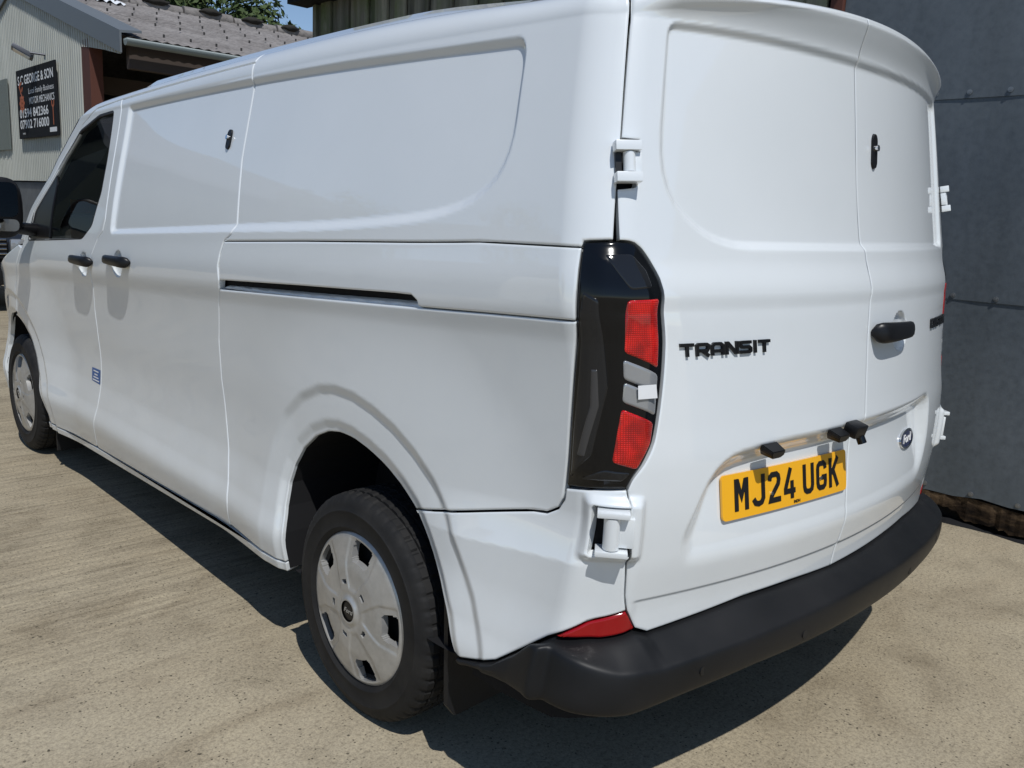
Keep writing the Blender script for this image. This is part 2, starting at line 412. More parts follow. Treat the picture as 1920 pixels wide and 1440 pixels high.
def on_skin(V, u0, t0, off=0):
    """wrap flat artwork (x right, y up, z out) on the skin at (u0, t0)"""
    u, t = u0 + V[:, 0], t0 + V[:, 1]; X = P(u, t, off); return X + nrm(u, t) * V[:, 2:3]

VAN = empty('panel_van', (0, 2.6, 0), 'white panel van with black rear bumper and yellow plate parked beside the grey metal wall', 'van')
class _K: pass
def vanpart(o):
    o.parent = VAN; o.matrix_parent_inverse = Matrix.Translation((0, -2.6, 0)); return o
SR = [(-2.745, 1.978), (-2.737, 1.915), (-2.725, 1.64), (-2.68, 1.42), (-2.69, 1.385), (-2.738, 1.358), (-2.752, 1.315), (-2.757, 1.268), (-2.745, 1.222), (-2.755, 1.19), (-2.785, 1.129), (-2.812, 1.0), (-2.812, .861), (-2.790, .708), (-2.755, .567), (-2.705, .42), (-2.700, .332)]
FD = [(-4.035, 1.974), (-4.015, 1.92), (-3.987, 1.685), (-3.950, 1.39), (-3.965, 1.335), (-4.02, 1.297), (-4.08, 1.205), (-4.125, .96), (-4.115, .70), (-4.118, .59), (-4.125, .50), (-4.165, .287)]
def sill(u): return .297 + .030 * (u + 2.28)
L1 = [(-.964, 1.436), (-1.35, 1.430), (-1.66, 1.415), (-2.2, 1.388), (-2.738, 1.358)]
SLOT = [(-1.600, 1.2525), (-1.612, 1.2535), (-1.619, 1.268), (-1.643, 1.280), (-1.714, 1.278), (-2.2, 1.253), (-2.745, 1.222)]
L2 = [(-.980, 1.279), (-1.30, 1.266), (-1.60, 1.2520), (-2.085, 1.226), (-2.755, 1.190)]
def smooth(p, n=4):
    p = np.array(p, float); q = np.vstack([2 * p[0] - p[1], p, 2 * p[-1] - p[-2]]); out = []
    for i in range(1, len(q) - 2):
        for k in range(n):
            w = k / n; a, b, c, d = q[i - 1], q[i], q[i + 1], q[i + 2]
            out.append(tuple(.5 * (2 * b + (c - a) * w + (2 * a - 5 * b + 4 * c - d) * w * w + (3 * b - a - 3 * c + d) * w ** 3)))
    return out + [tuple(p[-1])]
LMR = smooth([(-.905, 1.454), (-.868, 1.452), (-.841, 1.436), (-.806, 1.392), (-.790, 1.345), (-.791, 1.264), (-.808, 1.148), (-.834, 1.035), (-.858, .988), (-.893, .944), (-.906, .916)])
LML = smooth([(-1.048, .899), (-1.037, .98), (-1.004, 1.164), (-.980, 1.279), (-.966, 1.436)])
LAMP = [(-.960, 1.449)] + LMR + [(-.972, .909)] + LML
GL_TOP = [(-.91, 2.063), (-.911, 1.944), (-.904, 1.652), (-.905, 1.454)]
GL_BOT = [(-.906, .916), (-.899, .76), (-.885, .66), (-.873, .622)]
GC = [(-.10, 2.063), (-.095, 1.93), (-.066, 1.84), (-.035, 1.60), (-.003, 1.40), (.003, 1.335), (-.012, 1.22), (-.025, .985), (-.062, .79), (-.090, .575)]
TOP = [(u, 2.063) for u in np.linspace(-2.742, -.91, 30)]
def part(name, poly, m='white', mirror=True, rad=0, **k):
    if rad: poly = rnd(poly, rad, 4)
    r = place(name, skin(poly, **k), M[m], None, mirror)
    for o in (r if mirror else (r,)): vanpart(o)
    return r
# upper rear quarter with the rear pillar
quarter = [(-2.742, 2.063)] + TOP[1:] + GL_TOP[1:] + [(-.960, 1.449)] + L1 + SR[:6][::-1]
part('upper_side_panel', quarter, grid=.008)
part('sliding_rail_cover', L1[::-1] + L2[:3] + SLOT + [(-2.751, 1.30)], flange=.03)
lowq = L2[::-1] + LML[4:12][::-1] + [(-1.050, .899), (-1.055, .870), (-1.072, .842), (-1.105, .824), (-1.15, .818), (-1.427, .751), (-1.622, .703)] + ARCH[1:14][::-1] + [(-2.280, .332), (-2.70, .332)] + SR[9:16][::-1]
part('lower_side_panel', lowq, flange=.016, grid=.009)
part('rail_track', SLOT[:-1] + [(-2.735, 1.222), (-2.735, 1.195), (-2.085, 1.220), (-1.60, 1.247)], flange=0, roll=False, gap=0, grid=.005, step=.004, off=lambda u, t: -.014 - .045 * sst(.004, .024, t - np.interp(u, [-2.755, -2.085, -1.6], [1.190, 1.226, 1.252])))
corner = [(-1.622, .701), (-1.427, .749), (-1.15, .816), (-1.105, .822), (-1.070, .841), (-1.052, .868), (-1.048, .896), (-.972, .909), (-.906, .916)] + \
    [(-.901, .878), (-.966, .878), (-.970, .873), (-.970, .770), (-.966, .765), (-.900, .765)] + GL_BOT[2:] + [(-.949, .597), (-1.005, .557), (-1.085, .497), (-1.163, .443), (-1.24, .415), (-1.325, .395), (-1.345, .40)] + ARCH[13:17][::-1]
part('rear_corner_panel', corner, grid=.0065)
# rocker strip under the doors
rk = [(u, sill(u) + .036) for u in np.linspace(-4.93, -2.28, 20)] + [(u, sill(u)) for u in np.linspace(-2.28, -4.93, 20)]
part('rocker_strip', rk, flange=.05)
# roof edge over the doors and windscreen pillar
PIL = [(-4.035, 1.978), (-4.37, 1.968), (-4.56, 1.905), (-4.68, 1.825), (-4.80, 1.72), (-4.875, 1.62), (-5.09, 1.40), (-5.20, 1.225)]
PILO = [(-4.10, 2.045), (-4.43, 2.005), (-4.63, 1.94), (-4.755, 1.85), (-4.87, 1.745), (-4.94, 1.635), (-5.155, 1.415), (-5.27, 1.225)]
rail = [(-2.748, 2.063)] + [(u, 2.063) for u in np.linspace(-2.9, -3.95, 10)] + PILO + PIL[::-1] + [(u, 1.980) for u in np.linspace(-3.9, -2.747, 10)]
part('roof_edge', rail)
# sliding door
slide = SR + [(u, sill(u) + .038) for u in np.linspace(-2.72, -4.15, 12)] + FD[::-1]
SD, SDR = part('sliding_door', slide, grid=.0065)
# front door with a window opening
WIN = rnd([(-4.120, 1.925), (-4.112, 1.88), (-4.075, 1.68), (-4.066, 1.52), (-4.12, 1.362), (-4.235, 1.292), (-4.79, 1.258), (-5.12, 1.238), (-5.075, 1.39), (-4.862, 1.60), (-4.745, 1.735), (-4.57, 1.872), (-4.32, 1.922)], .025, 3)
fdoor = FD + [(u, sill(u) + .038) for u in np.linspace(-4.2, -4.91, 8)] + [(-4.905, .30)] + [(u - 3.56, t - .05) for u, t in ARCH[9:16][::-1]] + [(-5.44, .80), (-5.38, .95), (-5.23, 1.19)] + PIL[::-1][1:] 
FDO, FDOR = part('front_door', fdoor, holes=[WIN], flange=.03)
for fd, mir in ((FDO, False), (FDOR, True)):
    V, Fc, N = skin(WIN, gap=-.006, flange=0, roll=False, off=-.010, grid=.03)
    if mir: V = V * [-1, 1, 1]; Fc = [f[::-1] for f in Fc]; N = N * [-1, 1, 1]
    mesh_obj('window_pane', V, Fc, M['glass'], fd, True, N)
    TRI = [(-4.765, 1.259), (-4.79, 1.58), (-4.83, 1.635), (-4.875, 1.585), (-5.075, 1.39), (-5.12, 1.238)]
    V, Fc, N = skin(TRI, gap=.001, flange=.012, off=-.004, grid=.03)
    if mir: V = V * [-1, 1, 1]; Fc = [f[::-1] for f in Fc]; N = N * [-1, 1, 1]
    mesh_obj('mirror_base_cover', V, Fc, M['satin_black'], fd, True, N)
    WS = rnd([(-4.105, 1.91), (-4.066, 1.68), (-4.058, 1.52), (-4.11, 1.352), (-4.23, 1.282), (-4.79, 1.246), (-5.13, 1.226), (-5.085, 1.395), (-4.87, 1.608), (-4.75, 1.745), (-4.575, 1.882), (-4.32, 1.934), (-4.115, 1.935)], .025, 3)
    WS2 = [(a * .985 + -4.5 * .015, b * .97 + 1.55 * .03) for a, b in WS]
    V, Fc, N = skin(WS, gap=0, flange=.012, off=.0012, grid=.05, holes=[WS2])
    if mir: V = V * [-1, 1, 1]; Fc = [f[::-1] for f in Fc]; N = N * [-1, 1, 1]
    mesh_obj('window_seal', V, Fc, M['rubber_seal'], fd, True, N)
# front wing
wing = [(-5.235, 1.185), (-5.385, .95), (-5.445, .80)] + [(u - 3.56, t - .05) for u, t in ARCH[1:9][::-1]] + [(-5.845, .26), (-6.05, .26), (-6.15, .40), (-6.12, .75), (-5.95, .98), (-5.6, 1.10), (-5.3, 1.20)]
part('front_wing', wing)
# ---- rear doors
UH = [(-.905, 1.660), (-.866, 1.660), (-.861, 1.655), (-.861, 1.570), (-.866, 1.565), (-.905, 1.565)]
ldoor = [(u, 2.063) for u in np.linspace(-.905, -.10, 14)] + GC[1:] + [(-.30, .583), (-.49, .583), (-.70, .565), (-.800, .556), (-.838, .572)] + [(-.873, .622)] + GL_BOT[:3][::-1] + LMR[1:-1][::-1] + [(-.905, 1.56)] + UH[1:5][::-1] + [(-.905, 1.665), (-.909, 1.90)]
rdoor = [(-u, t) for u, t in [(u, 2.063) for u in np.linspace(-.905, .0, 14)]] + [(.0, 2.063)]
rdoor = GC[::-1] + [(-u, 2.063) for u in np.linspace(.10, -.905, 14)][1:] + [(-a, b) for a, b in [(-.909, 1.90), (-.905, 1.665)] + UH[1:5] + [(-.905, 1.56)] + LMR[1:-1] + GL_BOT[:3] + [(-.873, .622), (-.838, .572), (-.800, .556), (-.70, .565), (-.49, .583), (-.30, .583)]]
LD = part('rear_door', ldoor, mirror=False, grid=.006, edge=.5, gap=.0018); RD = part('rear_door', rdoor, mirror=False, grid=.006, edge=.5, gap=.0018)
LD['label'] = 'wider left rear door carrying the number plate'; RD['label'] = 'right rear door with handle and oval badge'
# ---- tail lamps
def lamp_off(u, t): return -.002 + .012 * sst(0, .05, sdf(LAMP, u, t))
def lamp_off_r(k): return lambda u, t: lamp_off(u, t) + k
def mirrored(vfn):
    k = np.array([-1, 1, 1.]); return vfn[0] * k, [f[::-1] for f in vfn[1]], vfn[2] * k
TL = (place('tail_lamp', skin(LAMP, gap=.003, off=lamp_off, flange=.03, grid=.007), M['gloss_black'], None),
      place('tail_lamp', mirrored(skin(LAMP, gap=.003, off=lambda u, t: lamp_off(u, t) - .016, flange=.02, grid=.01)), M['gloss_black'], None))
for o in TL: vanpart(o)
def lens(name, poly, m, off=.004, rad=.008):
    pl = rnd(poly, rad, 4); place(name, mirrored(skin(pl, gap=0, off=lamp_off_r(off - .016), flange=.006, grid=.012, step=.008)), M[m], TL[1])
    return place(name, skin(pl, gap=0, off=lamp_off_r(off), flange=.006, grid=.008, step=.005), M[m], TL[0])
lens('red_lens', [(-.886, 1.331), (-.806, 1.334), (-.825, 1.184), (-.902, 1.220)], 'red')
lens('clear_lens', [(-.905, 1.205), (-.826, 1.170), (-.831, 1.128), (-.907, 1.163)], 'clear')
lens('clear_lens', [(-.907, 1.156), (-.832, 1.121), (-.837, 1.080), (-.912, 1.113)], 'clear')
lens('red_lens', [(-.914, 1.098), (-.843, 1.064), (-.852, 1.020), (-.888, .962), (-.936, .980)], 'red')
lens('upper_blank_lens', [(-.925, 1.425), (-.872, 1.428), (-.835, 1.395), (-.826, 1.358), (-.880, 1.352)], 'smoke', .002)
lens('side_lens', [(-.962, 1.345), (-.935, 1.33), (-.935, 1.14), (-.972, .990), (-1.030, .925), (-1.022, .985), (-.990, 1.165)], 'smoke', .003)
lens('side_lens_rib', [(-.962, 1.18), (-.950, 1.18), (-.952, 1.10), (-.985, .985), (-1.003, .985), (-.968, 1.10)], 'smoke2', .0055, .003)
lens('lower_blank_lens', [(-1.000, .930), (-.915, .935), (-.898, .955), (-.950, .962)], 'smoke', .002)
V = np.array([(-.021, -.015, .0), (.021, -.014, .0), (.019, .016, .0015), (-.020, .015, .001)]); V = on_skin(V, -.866, 1.136, .0165 + .004)
mesh_obj('paper_tag', V, [(0, 1, 2, 3)], M['paper'], TL[0], False)
# reflectors in the bumper corners
part('rear_reflector', [(-1.003, .556), (-.949, .595), (-.874, .620), (-.837, .571), (-.922, .557)], 'reflector', gap=.0015, off=.0, flange=.015)
# ---- bumper
def bsec(u):
    a = abs(u)
    tb = np.interp(a, [0, .30, .49, .70, .80, .838, .925, 1.0, 1.085, 1.163, 1.24, 1.33], [.570, .575, .577, .559, .550, .562, .552, .551, .492, .438, .410, .390])
    ze = np.interp(a, [0, .4, .7, .82, .9, .95, 1.0, 1.03, 1.085, 1.163, 1.24, 1.33], [.532, .522, .508, .50, .507, .527, .540, .535, .485, .432, .405, .385])
    zb = np.interp(a, [0, .5, .72, .87, .95, 1.03, 1.15, 1.28, 1.33], [.428, .424, .410, .394, .402, .415, .405, .385, .370])
    k = np.interp(a, [0, .85, .95, 1.02, 1.10, 1.2, 1.33], [1, 1, .9, .62, .30, .12, .03])
    D0 = .080
    return [(-.035, tb + .004), (.004 * k - .004, tb - .001), (.022 * k - .003, tb - .008 * k), (D0 * .80 * k, ze + .010 * k), (D0 * .95 * k, ze + .003 * k), (D0 * k, ze - .008 * k),
            (D0 * k + .002, ze * .6 + zb * .4), (D0 * k * .96, zb + .020), (D0 * k * .80, zb + .004), (D0 * k * .55 - .01, zb - .003), (-.10, zb + .01)]
us = np.concatenate([np.linspace(-1.33, -.8, 60), np.linspace(-.79, .79, 60), np.linspace(.8, 1.33, 60)]); V = []; Fc = []
xs, ys, _, nx, ny = S0(us, np.full(len(us), .55)); dd = D(us, np.full(len(us), .56))
for i, u in enumerate(us):
    for d, z in bsec(u):
        x, y, _, ax, ay = S0(u, z); q = float(np.where(abs(u) > 1.0, D(np.array([u]), np.array([max(z, .40)]))[0], 0))
        V.append((float(x) + ax * (d + q), float(y) + ay * (d + q), z))
ns = 11
for i in range(len(us) - 1):
    for j in range(ns - 1): Fc.append((i * ns + j, (i + 1) * ns + j, (i + 1) * ns + j + 1, i * ns + j + 1))
bm = bmesh.new(); vv = [bm.verts.new(v) for v in V]
for f in Fc: bm.faces.new([vv[k] for k in f])
BUMP = vanpart(bm_obj('rear_bumper', bm, M['plastic'], None, True, 60))
sb = BUMP.modifiers.new('sub', 'SUBSURF'); sb.levels = 1; sb.render_levels = 2
for u in (-.70, -.33, .33, .70):   # parking sensor buttons
    x, y, _, ax, ay = S0(u, .472); V0 = Vector((float(x), float(y), .472)); nv = Vector((float(ax), float(ay), 0))
    tube('parking_sensor', V0 + nv * .070, V0 + nv * .0814, .011, M['plastic'], BUMP, 16)
# ---- inner shell, floor, wheel wells
su = np.concatenate([np.arange(-6.0, -1.0, .05), np.arange(-1.0, 1.0, .04), np.arange(1.0, 6.01, .05)]); st = np.concatenate([np.arange(.34, 1.9, .05), [1.93, 1.97, 2.0, 2.03, 2.06]])
SU, ST = np.meshgrid(su, st, indexing='ij'); XS = P(SU.ravel(), ST.ravel(), -.034).reshape(*SU.shape, 3); XS[..., 2] -= .012 * (ST > 1.9)
Fc = []; SUn = -np.abs(SU)
mA = np.maximum(sdf(ARCH, SUn, ST), sdf(ARCHF, SUn, ST)); mW = sdf(WIN, SUn, ST); hid = (mA > -.01) | (mW > -.05) | ((SUn < -4.5) & (ST > 1.1)) | ((SUn < -5.3) & (ST > .9))
nT = len(st)
for i in range(len(su) - 1):
    for j in range(nT - 1):
        if not (hid[i, j] or hid[i + 1, j] or hid[i, j + 1] or hid[i + 1, j + 1]): Fc.append((i * nT + j, (i + 1) * nT + j, (i + 1) * nT + j + 1, i * nT + j + 1))
vanpart(mesh_obj('inner_shell', XS.reshape(-1, 3), Fc, M['dark'], None, True))
vanpart(box('underbody', (-.70, .12, .33), (.70, 5.1, .42), M['dark'], None, .02))
vanpart(box('cargo_floor', (-.93, 2.3, .40), (.93, 3.4, .44), M['dark'], None))
vanpart(box('bulkhead', (-.80, 2.95, .40), (.80, 3.0, 1.84), M['interior'], None))
vanpart(tube('rear_axle', (-.9, .935, .30), (.9, .935, .30), .05, M['dark']))
def well(A, sx):
    bm = bmesh.new(); r = resample(A[:18], .03); a = []; b = []
    X = P(r[:, 0], np.maximum(r[:, 1], .2), -.012)
    for x in X:
        a.append(bm.verts.new((sx * x[0], x[1], x[2]))); b.append(bm.verts.new((sx * (x[0] + .34), x[1], x[2])))
    for i in range(len(a) - 1): bm.faces.new((a[i], a[i + 1], b[i + 1], b[i]))
    bm.faces.new(b)
    return vanpart(bm_obj('wheel_well', bm, M['dark'], None, False))
for sx in (1, -1): well(ARCH, sx); well(ARCHF, sx)
# ---- roof, windscreen, bonnet, nose
rim = [P(np.array([u]), np.array([2.063]))[0] for u in np.linspace(-4.0, -1.1, 40)] + [P(np.array([u]), np.array([2.063]))[0] for u in np.linspace(-1.08, 1.08, 60)] + [P(np.array([u]), np.array([2.063]))[0] for u in np.linspace(1.1, 4.0, 40)]
rim = np.array(rim); pts = [(a[0], a[1]) for a in rim]; nr = len(pts)
gx, gy = np.meshgrid(np.arange(-.78, .79, .06), np.arange(.2, 3.2, .10)); gx, gy = gx.ravel(), gy.ravel(); kk = sdf(pts, gx, gy) > .03
pts += list(zip(gx[kk], gy[kk])); res = delaunay_2d_cdt([Vector(p) for p in pts], [(i, (i + 1) % nr) for i in range(nr)], [], 1, 1e-6)
V = []
for p, o in zip(res[0], res[3]):
    j = min(o); y = p[1]
    V.append(tuple(rim[j]) if j < nr else (p[0], y, TR + RR + .10 * max(0, 1 - (p[0] / .93) ** 2) - .018 * max(0, y - 1.2) ** 1.6 - .080 * (1 - .80 * (p[0] / .96) ** 2) * (1 - float(sst(.25, 1.1, y)))))
ro = vanpart(mesh_obj('roof', V, [tuple(f) for f in res[2]], M['white'], None, True))
lc = P(np.array([a for a, b in PILO]), np.array([b for a, b in PILO]))
V = []; Fc = []; K = 17
for p in lc:
    for j in range(K):
        s = -1 + 2 * j / (K - 1); V.append((-s * p[0] * -1 if False else s * abs(p[0]), p[1] + .16 * (1 - s * s), p[2] + .05 * (1 - s * s)))
for i in range(len(lc) - 1):
    for j in range(K - 1): Fc.append((i * K + j, i * K + j + 1, (i + 1) * K + j + 1, (i + 1) * K + j))
vanpart(mesh_obj('windscreen', V, Fc, M['glass'], None, True))
V = []; Fc = []; prof = [(-5.30, 1.20, 1.0), (-5.6, 1.10, 1.0), (-5.95, .98, 1.0), (-6.12, .75, 1.0), (-6.15, .40, 1.0), (-6.05, .26, 1.0)]
lc = P(np.array([a for a, b, c in prof]), np.array([b for a, b, c in prof]))
for p in lc:
    for j in range(K):
        s = -1 + 2 * j / (K - 1); V.append((s * abs(p[0]), p[1] + .20 * (1 - s * s), p[2] + .05 * (1 - s * s) * (p[2] > .9)))
for i in range(len(lc) - 1):
    for j in range(K - 1): Fc.append((i * K + j, i * K + j + 1, (i + 1) * K + j + 1, (i + 1) * K + j))
bo = vanpart(mesh_obj('bonnet_and_nose', V, Fc, M['white'], None, True))
gr = vanpart(box('front_grille', (-.55, 5.39, .55), (.55, 5.43, .80), M['plastic'], None, .02))
vanpart(box('dashboard', (-.84, 3.95, .85), (.84, 4.35, 1.20), M['interior'], None, .06, smooth=True))
# ---- seats seen through the window
for sx in (-.46, .46):
    se = vanpart(box('cab_seat', (sx - .24, 3.02, .75), (sx + .24, 3.18, 1.42), M['interior'], None, .07, smooth=True))
    box('seat_cushion', (sx - .24, 3.05, .70), (sx + .24, 3.6, .86), M['interior'], se, .06, smooth=True)
    box('headrest', (sx - .13, 3.05, 1.46), (sx + .13, 3.15, 1.68), M['interior'], se, .05, smooth=True)
pa = vanpart(box('dashboard_papers', (-.80, 4.04, 1.22), (-.62, 4.05, 1.38), M['paper'], None)); box('orange_card', (-.80, 4.03, 1.39), (-.70, 4.04, 1.46), M['orange_print'], pa)

# ---- door handles, locks, badges
def bar_handle(u0, t0, L, h, m, parent, flip=1):
    """a moulded pull handle bridging its bowl"""
    n = 22; sec = 12; V = []; Fc = []
    for i in range(n):
        s = -1 + 2 * i / (n - 1); u = u0 + s * L / 2; e = (1 - abs(s) ** 5)
        hh = h / 2 * (.86 + .14 * s * flip) * max(.30, (1 - abs(s) ** 14) ** .5); base_off = .000 + .014 * (1 - abs(s) ** 4); th = .0150 * max(.35, (1 - abs(s) ** 10) ** .5)
        for k in range(sec):
            a = 2 * math.pi * k / sec; ca, sa = math.cos(a), math.sin(a); p = 2.6
            dz = hh * math.copysign(abs(sa) ** (2 / p), sa); dn = th * math.copysign(abs(ca) ** (2 / p), ca)
            V.append((u - u0, dz, base_off + th + dn))
    for i in range(n - 1):
        for k in range(sec): Fc.append((i * sec + k, i * sec + (k + 1) % sec, (i + 1) * sec + (k + 1) % sec, (i + 1) * sec + k))
    Fc += [tuple(range(sec))[::-1], tuple((n - 1) * sec + k for k in range(sec))]
    V = np.array(V)
    # feet anchor at local skin without following the bowl
    u, t = u0 + V[:, 0], t0 + V[:, 1]; x, y, z, nx, ny = S0(u, t); b = .002
    if abs(u0) > 1: b = float(D(np.array([u0 + L / 2 + .06]), np.array([t0]))[0])
    X = np.stack([x + nx * (b + V[:, 2]), y + ny * (b + V[:, 2]), z], -1)
    bm = bmesh.new(); vv = [bm.verts.new(v) for v in X]
    for f in Fc:
        try: bm.faces.new([vv[k] for k in f])
        except ValueError: pass
    return bm_obj('handle', bm, M[m], parent, True, 50)
bar_handle(-4.175, 1.190, .270, .050, 'satin_black', FDO, 1)
bar_handle(-3.712, 1.221, .270, .050, 'satin_black', SD, 1)
bar_handle(.130, 1.226, .255, .060, 'satin_black', RD, -1)
def deadlock(u0, t0, parent):
    a = np.linspace(0, 2 * math.pi, 24, endpoint=False); V = [(.0165 * math.cos(x), .020 * math.copysign(1, math.sin(x)) + .0165 * math.sin(x), .0) for x in a]
    V2 = [(v[0] * .9, v[1] * .95, .007) for v in V]; A = on_skin(np.array(V + V2), u0, t0, -.001)
    o = mesh_obj('deadlock', A, [tuple(range(24, 48))] + [(i, (i + 1) % 24, 24 + (i + 1) % 24, 24 + i) for i in range(24)], M['satin_black'], parent, False)
    c = Vector(P(np.array([u0]), np.array([t0 + .006]))[0]); n = Vector(nrm(np.array([u0]), np.array([t0]))[0])
    tube('lock_cylinder', c + n * .003, c + n * .015, .0085, M['chrome'], o, 16); return o
deadlock(-2.852, 1.717, SD); deadlock(.066, 1.668, RD)
def badge(word, w, h, sw):
    G = {'T': [[(0, 1 - sw / 2), (1, 1 - sw / 2)], [(.5, 0), (.5, 1 - sw)]], 'R': [[(.08, 0), (.08, .78), (.2, 1 - sw / 2), (.82, 1 - sw / 2), (.93, .80), (.93, .6), (.82, .40), (.28, .40)], [(.55, .34), (.95, 0)]],
         'A': [[(.08, 0), (.08, .72), (.25, 1 - sw / 2), (.75, 1 - sw / 2), (.92, .72), (.92, 0)], [(.18, .34), (.82, .34)]], 'N': [[(.08, 0), (.08, 1)], [(.16, .92), (.84, .08)], [(.92, 0), (.92, 1)]],
         'S': [[(.97, 1 - sw / 2), (.2, 1 - sw / 2), (.08, .86), (.08, .62), (.2, .5), (.8, .5), (.92, .38), (.92, .2), (.8, sw / 2), (.03, sw / 2)]], 'I': [[(.5, 0), (.5, 1)]],
         'C': [[(.97, 1 - sw / 2), (.22, 1 - sw / 2), (.08, .84), (.08, .16), (.22, sw / 2), (.97, sw / 2)]], 'U': [[(.08, 1), (.08, .18), (.22, sw / 2), (.78, sw / 2), (.92, .18), (.92, 1)]],
         'O': [[(.25, 1 - sw / 2), (.78, 1 - sw / 2), (.92, .84), (.92, .16), (.78, sw / 2), (.22, sw / 2), (.08, .16), (.08, .84), (.22, 1 - sw / 2), (.3, 1 - sw / 2)]],
         'M': [[(.08, 0), (.08, 1)], [(.1, .95), (.5, .3), (.9, .95)], [(.92, 0), (.92, 1)]]}
    wid = {'I': .34}; tot = sum(wid.get(c, 1) for c in word) + .16 * (len(word) - 1); k = w / tot; x = -w / 2; pl = []
    for c in word:
        ww = wid.get(c, 1)
        for s in G[c]: pl.append([(x + (px if c != 'I' else .17) * k, (py - .5) * h) for px, py in s])
        x += (ww + .16) * k
    V, Fc = strokes(pl, h * sw, .006); return V, Fc
V, Fc = badge('TRANSIT', .285, .030, .25); mesh_obj('lettering', on_skin(V, -.615, 1.219, .0), Fc, M['satin_black'], LD, False)
V, Fc = badge('CUSTOM', .245, .030, .25); mesh_obj('lettering', on_skin(V, .665, 1.216, .0), Fc, M['satin_black'], RD, False)
# oval badge
a = np.linspace(0, 2 * math.pi, 48, endpoint=False)
def ring(rx, ry, z): return [(rx * math.cos(q), ry * math.sin(q), z) for q in a]
V = np.array(ring(.074, .031, 0) + ring(.073, .0305, .006) + ring(.066, .0245, .006)); b = on_skin(V, .425, .862, .0)
ov = mesh_obj('oval_badge', b, [(i + 48 * r, (i + 1) % 48 + 48 * r, (i + 1) % 48 + 48 * (r + 1), i + 48 * (r + 1)) for i in range(48) for r in range(2)], M['chrome'], RD, False)
V = np.array(ring(.0665, .025, .0045)); mesh_obj('badge_enamel', on_skin(V, .425, .862, 0), [tuple(range(48))], M['blue_enamel'], ov, False)
V, Fc = text_mesh('Ford', .036, .0002, .35, 1.25, .0006); V[:, 2] += .0056; V[:, 0] -= .004; mesh_obj('badge_script', on_skin(V, .425, .862, 0), Fc, M['white_print'], ov, False)
# number plate on its own flat plane
def frame(u0, t0, du=.2):
    c = P(np.array([u0]), np.array([t0]))[0]; l = P(np.array([u0 - du, u0 + du]), np.array([t0, t0])); x = Vector(l[1] - l[0]).normalized()
    v = P(np.array([u0, u0]), np.array([t0 - .05, t0 + .05])); y = Vector(v[1] - v[0]); z = x.cross(y).normalized(); y = z.cross(x)
    return Vector(c), x, y, z
pc, px, py, pz = frame(-.344, .855, .12)
pm = Matrix((px, py, pz)).transposed().to_4x4(); pm.translation = pc + pz * .004
def rrect(w, h, r, n=5):
    o = []
    for cx, cy, a0 in ((w / 2 - r, h / 2 - r, 0), (-w / 2 + r, h / 2 - r, 90), (-w / 2 + r, -h / 2 + r, 180), (w / 2 - r, -h / 2 + r, 270)):
        o += [(cx + r * math.cos(math.radians(a0 + 90 * k / n)), cy + r * math.sin(math.radians(a0 + 90 * k / n))) for k in range(n + 1)]
    return o
def slab(name, outline, z0, z1, m, parent, mtx):
    bm = bmesh.new(); a = [bm.verts.new((x, y, z0)) for x, y in outline]; b = [bm.verts.new((x, y, z1)) for x, y in outline]; n = len(a)
    for i in range(n): bm.faces.new((a[i], a[(i + 1) % n], b[(i + 1) % n], b[i]))
    bm.faces.new(b); bm.faces.new(a[::-1]); bmesh.ops.transform(bm, matrix=mtx, verts=bm.verts); return bm_obj(name, bm, m, parent)
def bend(o):
    iv = pm.inverted()
    for v in o.data.vertices:
        q = iv @ v.co; q.z -= .15 * q.x * q.x; v.co = pm @ q
    return o
def slab_fine(name, outline, z0, z1, m, parent, mtx):
    return slab(name, outline, z0, z1, m, parent, mtx)
px_ = [(-.26 + .02 * i) for i in range(27)]
PL = slab('number_plate', rrect(.52, .111, .012), -.002, .004, M['plate_yellow'], LD, pm)
bm = bmesh.new(); bm.from_mesh(PL.data)
for k in range(-5, 6): bmesh.ops.bisect_plane(bm, geom=list(bm.verts) + list(bm.edges) + list(bm.faces), plane_co=pm @ Vector((k * .045, 0, 0)), plane_no=px)
bm.to_mesh(PL.data); bm.free(); bend(PL)
CW = {'M': [[(7, 0), (7, 79)], [(10, 76), (25, 34), (40, 76)], [(43, 0), (43, 79)]], 'J': [[(43, 79), (43, 20), (37, 10), (26, 7), (14, 10), (7, 21)]],
      '2': [[(7, 57), (9, 66), (16, 71.5), (34, 71.5), (41, 66), (43, 57), (40, 46), (14, 18), (10, 7), (50, 7)]], '4': [[(31, 79), (9, 27), (9, 20), (50, 20)], [(36, 0), (36, 46)]],
      'U': [[(7, 79), (7, 22), (10, 12), (18, 7), (32, 7), (40, 12), (43, 22), (43, 79)]], 'G': [[(43, 56), (41, 66), (34, 71.5), (16, 71.5), (9, 66), (7, 57), (7, 22), (9, 13), (16, 7.5), (34, 7.5), (41, 13), (43, 22), (43, 34), (26, 34)]],
      'K': [[(7, 0), (7, 79)], [(45, 79), (14, 36)], [(21, 46), (44, 0)]]}
pl = []; x = -219
for c in 'MJ24 UGK':
    if c == ' ': x += 22; continue
    for s in CW[c]: pl.append([((x + a_) / 1000, (b_ - 37) / 1000) for a_, b_ in s])
    x += 61
V, Fc = strokes(pl, .0135, .0008); V[:, 2] += .0042; V[:, 2] -= .15 * V[:, 0] ** 2 - .0003; V = np.array([pm @ Vector(v) for v in V]); mesh_obj('plate_lettering', V, Fc, M['ink'], PL, False)
V, Fc = text_mesh('INDH', .011, .0004); V += [.02, -.0475, .0048]; V[:, 2] -= .15 * V[:, 0] ** 2 - .0003; mesh_obj('plate_small_print', np.array([pm @ Vector(v) for v in V]), Fc, M['ink'], PL, False)
